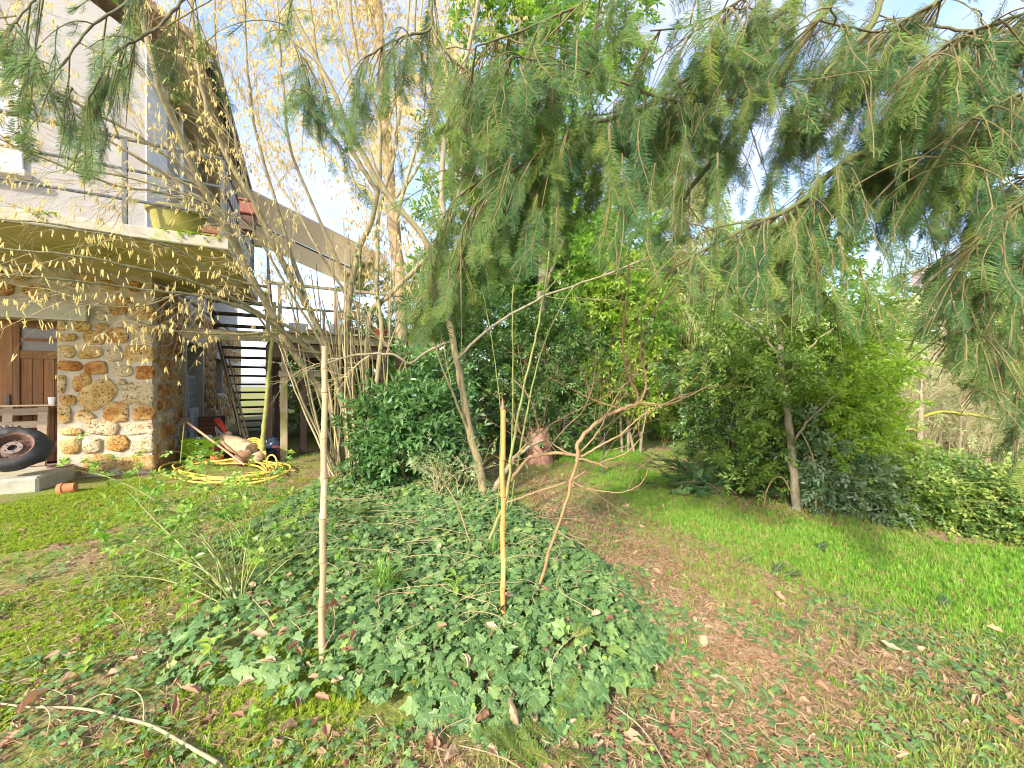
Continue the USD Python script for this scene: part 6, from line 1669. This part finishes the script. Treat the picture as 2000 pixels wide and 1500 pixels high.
for lb, pl_ in (('thin dry twig on the litter right of the ivy bed', ((1200, 1380), (1260, 1430), (1300, 1495))), ('short pale stick lying on the worn grass right of the ivy', ((1250, 1105), (1268, 1085), (1276, 1078))), ('thin curved dead stalk in front of the left bamboo stake', ((640, 1330), (660, 1250), (690, 1230)))):
    t = thing('twig', lb, 'twig', (0, 0, 0)); q = spline([on_ground(x, y, .05) for x, y in pl_], 10); m = MB(); m.tube(q, .0028, 5); m.build('twig', TANBARK, t, 60)

# ================================================================== overhanging fir
rf = np.random.default_rng(99)
fir = thing('fir_tree', 'large fir with mossy limbs and long drooping needle shoots overhanging from the right', 'fir tree', (0, 0, 0))
FB = [([(2200, -140, 2.3), (2010, 60, 2.1), (1930, 110, 2.0), (1825, 185, 1.9), (1737, 273, 1.8), (1650, 318, 1.75), (1541, 406, 1.65), (1440, 455, 1.6), (1320, 520, 1.6)], 26, 5, 1.25),
      ([(1720, -60, 1.9), (1690, 70, 1.85), (1632, 115, 1.85), (1597, 168, 1.8), (1560, 260, 1.75)], 13, 6, .8),
      ([(1660, -40, 2.3), (1560, 90, 2.2), (1510, 168, 2.1), (1468, 210, 2.05), (1405, 297, 2.0), (1335, 389, 1.95)], 15, 8, .35),
      ([(1620, -80, 2.2), (1480, 60, 2.0), (1400, 115, 1.9), (1347, 150, 1.85), (1260, 210, 1.8), (1148, 245, 1.75), (1067, 292, 1.7), (1000, 335, 1.7), (930, 400, 1.7)], 16, 4, 1.35),
      ([(1500, 160, 1.9), (1440, 190, 1.8), (1350, 200, 1.7), (1290, 190, 1.65), (1210, 160, 1.6), (1110, 130, 1.55), (1000, 110, 1.5)], 8, 3, 1.2),
      ([(1260, -80, 1.7), (1180, -20, 1.6), (1020, 60, 1.55), (930, 90, 1.5)], 7, 3, 1.0),
      ([(846, -80, 2.0), (843, 0, 2.0), (843, 50, 2.0), (785, 72, 1.95), (720, 110, 1.9)], 7, 3, .8), ([(843, 50, 2.0), (880, 110, 1.95), (940, 170, 1.9), (960, 240, 1.9)], 5, 2, .8),
      ([(2200, 320, 2.0), (2000, 345, 1.9), (1950, 340, 1.85), (1900, 312, 1.85), (1850, 280, 1.85)], 8, 4, 1.2), ([(2200, 180, 2.0), (2000, 235, 1.9), (1860, 262, 1.85), (1740, 275, 1.8)], 8, 5, 1.0),
      ([(2250, 420, 1.9), (2050, 480, 1.8), (1960, 560, 1.7), (1900, 640, 1.65)], 8, 3, 1.1), ([(2200, 560, 1.8), (2050, 640, 1.7), (1980, 700, 1.65), (1900, 760, 1.6)], 7, 3, 1.0),
      ([(420, -80, 1.9), (356, 0, 1.85), (300, 60, 1.8), (240, 92, 1.75), (200, 140, 1.7), (172, 192, 1.7)], 7, 3, .5), ([(330, -60, 1.9), (240, 10, 1.8), (170, 60, 1.75), (120, 130, 1.7), (60, 150, 1.7)], 6, 2.5, .45), ([(120, -60, 1.8), (60, 10, 1.75), (20, 60, 1.7), (-30, 100, 1.7)], 5, 2, .5),
      ([(1900, -60, 1.7), (1800, 20, 1.6), (1700, 60, 1.55), (1600, 40, 1.5)], 7, 3, 1.4), ([(2100, -40, 1.6), (1990, 30, 1.5), (1900, 60, 1.45), (1820, 110, 1.4)], 7, 3, 1.4), ([(2150, 100, 1.7), (2000, 180, 1.6), (1900, 230, 1.55), (1820, 330, 1.5)], 8, 3, 1.2), ([(2150, 260, 1.6), (2020, 380, 1.55), (1940, 440, 1.5), (1880, 520, 1.5)], 7, 3, 1.1), ([(1560, -60, 1.7), (1450, 0, 1.6), (1350, 50, 1.55), (1270, 60, 1.5)], 6, 3, 1.3),
      ([(600, -60, 2.3), (560, 40, 2.2), (600, 140, 2.1), (610, 230, 2.1)], 4, 2, .5), ([(1000, 330, 1.75), (930, 470, 1.75), (860, 560, 1.75), (800, 620, 1.75)], 4, 2, 1.0), ([(1000, 335, 1.75), (900, 380, 1.8), (850, 470, 1.8), (840, 560, 1.8)], 5, 2, 1.1), ([(930, 400, 1.7), (900, 480, 1.7), (930, 570, 1.7)], 4, 2, 1.0), ([(1541, 406, 1.65), (1560, 480, 1.6), (1600, 560, 1.6), (1660, 620, 1.6)], 6, 2, .9), ([(1440, 455, 1.6), (1400, 520, 1.6), (1440, 600, 1.6)], 4, 2, .9), ([(2010, 60, 2.1), (1900, 60, 2.2), (1780, 40, 2.3)], 8, 4, .8)]
limbs = []
for k, (pts, a, b, dn) in enumerate(FB):
    limbs.append((*stem(fir, pts, a, b, MOSSBARK, 'limb', 10 if a > 9 else 7, seed=200 + k), dn))
SP = [needle_strand(L, nl, 220 + k, 300, sb) for k, (L, nl, sb) in enumerate(((.15, .030, 2), (.20, .036, 2), (.12, .028, 1), (.24, .040, 2), (.17, .028, 4), (.20, .034, 2)))]
sec, sp_p, sp_x, sp_z = [], [], [], []
for q, r, dn in limbs:
    seg = np.r_[0, np.cumsum(np.linalg.norm(np.diff(q, axis=0), axis=1))]; T = np.gradient(q, axis=0); T /= np.linalg.norm(T, axis=1, keepdims=True)
    n = int(seg[-1] / .024 * dn)
    for _ in range(n):
        u = rf.uniform(.06, 1) * seg[-1]; i = min(len(q) - 1, int(np.searchsorted(seg, u))); side = rf.choice([-1, 1])
        lat = np.cross(T[i], [0, 0, 1.0]); lat /= np.linalg.norm(lat) + 1e-9
        d = lat * side * rf.uniform(.25, 1) + T[i] * rf.uniform(.2, .9) + np.array([0, 0, rf.uniform(-.55, .3)]); d[1] = abs(d[1]) if rf.random() < .6 else d[1]; d /= np.linalg.norm(d); L = rf.uniform(.10, .36)
        s = np.linspace(0, 1, 7)[:, None]; c = q[i] + d * s * L + np.array([0, 0, -.55]) * s ** 2 * L
        if c[-1][1] < .85:
            continue
        sec.append((c, np.linspace(.0032, .0014, 7)))
        for j in (2, 4, 6):
            if rf.random() < .72 or j == 6:
                tx = c[min(j + 1, 6)] - c[j - 1]; tx /= np.linalg.norm(tx)
                x = tx * .6 + np.array([rf.normal(0, .28), rf.normal(0, .28), rf.uniform(-1.25, -.25)]); sp_p.append(c[j]); sp_x.append(x); sp_z.append([rf.normal(0, .5), -1.0, rf.normal(.3, .3)])
# long hanging streamers seen one by one
for x0, y0, x1, y1, Y in ((172, 190, 165, 390, 1.7), (140, 170, 110, 330, 1.7), (190, 150, 178, 300, 1.75), (60, 100, 45, 210, 1.7), (20, 60, 10, 160, 1.7), (1000, 300, 958, 430, 1.5), (1110, 250, 1090, 460, 1.5), (1190, 240, 1170, 500, 1.45), (1215, 300, 1200, 560, 1.5), (1280, 320, 1268, 520, 1.45), (1330, 300, 1320, 480, 1.5), (1050, 380, 1010, 560, 1.6),
                          (1400, 300, 1395, 540, 1.5), (1450, 430, 1440, 600, 1.45), (1500, 430, 1500, 640, 1.4), (1550, 430, 1545, 660, 1.4), (1590, 460, 1600, 640, 1.4), (1640, 460, 1650, 600, 1.45), (1680, 520, 1730, 690, 1.5), (1790, 320, 1770, 560, 1.7), (1830, 330, 1800, 600, 1.7), (1870, 340, 1840, 640, 1.7), (1760, 300, 1740, 470, 1.7), (1920, 420, 1890, 650, 1.6), (1960, 500, 1930, 700, 1.6),
                          (1990, 560, 1960, 780, 1.55), (1985, 640, 1975, 900, 1.6), (2000, 700, 1995, 980, 1.6), (830, 560, 770, 660, 1.7), (860, 560, 800, 690, 1.7), (900, 460, 860, 600, 1.7), (1600, 300, 1590, 440, 1.5), (1640, 320, 1660, 470, 1.5), (1360, 200, 1350, 380, 1.6), (1250, 230, 1240, 420, 1.5), (960, 250, 950, 380, 1.6), (560, 230, 540, 330, 2.1), (600, 170, 590, 300, 2.1), (1900, 640, 1800, 790, 1.6), (1960, 720, 1860, 800, 1.6)):
    a, b = at(x0, y0, Y), at(x1, y1, Y + rf.normal(0, .04)); n = max(2, int(np.linalg.norm(b - a) / .075)); c = spline([a, (a + b) / 2 + rf.normal(0, .012, 3), b], 9); sec.append((c, np.linspace(.003, .0013, 9)))
    for k in range(n):
        i = min(7, int(k / n * 8)); tx = c[i + 1] - c[i]; tx /= np.linalg.norm(tx); sp_p.append(c[i]); sp_x.append(tx + rf.normal(0, .16, 3)); sp_z.append([rf.normal(0, .4), -1.0, rf.normal(0, .3)])
SHOOT = plain('shoot_bark', (.13, .105, .04), .8, .35, 60)
for q, r, dn in limbs:
    for _ in range(int(4 * dn)):
        i = rf.integers(3, len(q)); d = rf.normal(0, 1, 3) * [1, .5, .8] + [-.2, 0, -.5]; d /= np.linalg.norm(d); L = rf.uniform(.3, .7); s = np.linspace(0, 1, 12)[:, None]
        c = q[i] + d * s * L + rf.normal(0, .35, 3) * s ** 2 * L + np.array([0, 0, -.45]) * s ** 3 * L + np.cumsum(rf.normal(0, .006, (12, 3)), 0)
        if c[:, 1].min() > .9: sec.append((c, np.linspace(.0042, .0014, 12)))
sec = [(c, r) for c, r in sec if np.all(750 - (c[:, 2] - CZ) / c[:, 1] * F < np.interp(1000 + c[:, 0] / c[:, 1] * F, [0, 200, 260, 540, 640, 760, 900, 1000, 1300, 1450, 1700, 1800, 1930, 2000], [360, 430, 220, 320, 340, 700, 690, 640, 640, 680, 730, 730, 900, 1000]))]
merge_twigs('twigs', fir, sec, SHOOT, 4)
sp_p, sp_x, sp_z = np.array(sp_p), np.array(sp_x), np.array(sp_z)
sc_ = rf.uniform(.75, 1.25, len(sp_p)); ki = rf.integers(0, 6, len(sp_p))
# the crown's ragged lower outline: shoots grow no lower than this
tip = sp_p + sp_x / np.linalg.norm(sp_x, axis=1, keepdims=True) * (np.array([.15, .20, .12, .24, .17, .20])[ki] * sc_)[:, None]
tx_, ty_ = 1000 + tip[:, 0] / tip[:, 1] * F, 750 - (tip[:, 2] - CZ) / tip[:, 1] * F
low = np.interp(tx_, [0, 150, 200, 260, 540, 640, 760, 800, 900, 1000, 1150, 1300, 1450, 1600, 1700, 1800, 1870, 1930, 2000], [330, 350, 420, 180, 300, 310, 640, 690, 650, 570, 560, 570, 640, 660, 690, 690, 760, 900, 1000]) + rf.normal(0, 14, len(tip))
ok = (ty_ < low) & (tx_ > -500) & (tx_ < 2500) & (ty_ > -500)
sp_p, sp_x, sp_z, sc_, ki = sp_p[ok], sp_x[ok], sp_z[ok], sc_[ok], ki[ok]
R = look_rot(sp_x, sp_z)
px = 1000 + sp_p[:, 0] / sp_p[:, 1] * F; py = 750 - (sp_p[:, 2] - CZ) / sp_p[:, 1] * F
vis = (px > -40) & (px < 2040) & (py > -60) & (py < 1000)
order = np.argsort(np.where(vis, sp_p[:, 1] / sc_, 99)); big = order[:300]
for i in big:
    v, f = SP[ki[i]][0]; obj('shoot', ((v * sc_[i]) @ R[i].T + sp_p[i], f), NEEDLE if i % 6 else NEEDLE_SUN, fir)
rest = np.ones(len(sp_p), bool); rest[big] = False
print('fir shoots', len(sp_p), 'visible', vis.sum())
instancer('shoots', fir, [n for n, _ in SP], sp_p[rest], R[rest], sc_[rest], ki[rest], [NEEDLE, NEEDLE, NEEDLE, NEEDLE, NEEDLE_SUN, NEEDLE])
instancer('shoot_twigs', fir, [w for _, w in SP], sp_p, R, sc_, ki, SHOOT)
# fir sprigs dropped on the ground
for k, (x, y, L, lb, n) in enumerate(((1085, 1470, .22, 'big fresh fir sprig lying at the bottom edge of the picture', 7), (1118, 1312, .10, 'small fir sprig lying on the ivy near its front edge', 2), (1445, 1108, .14, 'dark fir sprig lying on the lawn edge, left of two', 3), (1512, 1128, .14, 'greyish fir sprig lying on the lawn edge, right of two', 3), (1590, 1080, .12, 'dark fir sprig lying out on the bright lawn', 2), (1692, 1262, .16, 'fir sprig lying in the grass and litter at the right', 3), (1855, 1200, .10, 'small dark fir twig standing in the lawn at the far right', 2), (715, 1185, .10, 'yellowish conifer sprig in the ivy behind the left stake', 2), (685, 1045, .2, 'dark conifer seedling in the ivy beside the left bamboo stake', 5))):
    g = on_ground(x, y); g[2] = ground_z(g[0], g[1]) + .02 + ivy_height(g[None, :2])[0]; tt = thing('fir_sprig', lb, 'fir sprig', g)
    for j in range(n):
        nn_, w_ = needle_strand(L * rf.uniform(.7, 1.1), .026, 900 + k * 9 + j, 520, 4); a = rf.uniform(0, 6.28) if n > 4 else rf.normal(.3, .5); Rr = look_rot(np.array([[math.cos(a), math.sin(a), rf.uniform(.0, .6)]]), np.array([[0, -.2, 1.0]]))[0]; o = np.r_[rf.normal(0, L * .25, 2), 0]
        obj('shoot', (nn_[0] @ Rr.T + o, nn_[1]), NEEDLE_SUN if k in (0, 1, 7) else NEEDLE, tt); obj('twig', (w_[0] @ Rr.T + o, w_[1]), REDBARK, tt)
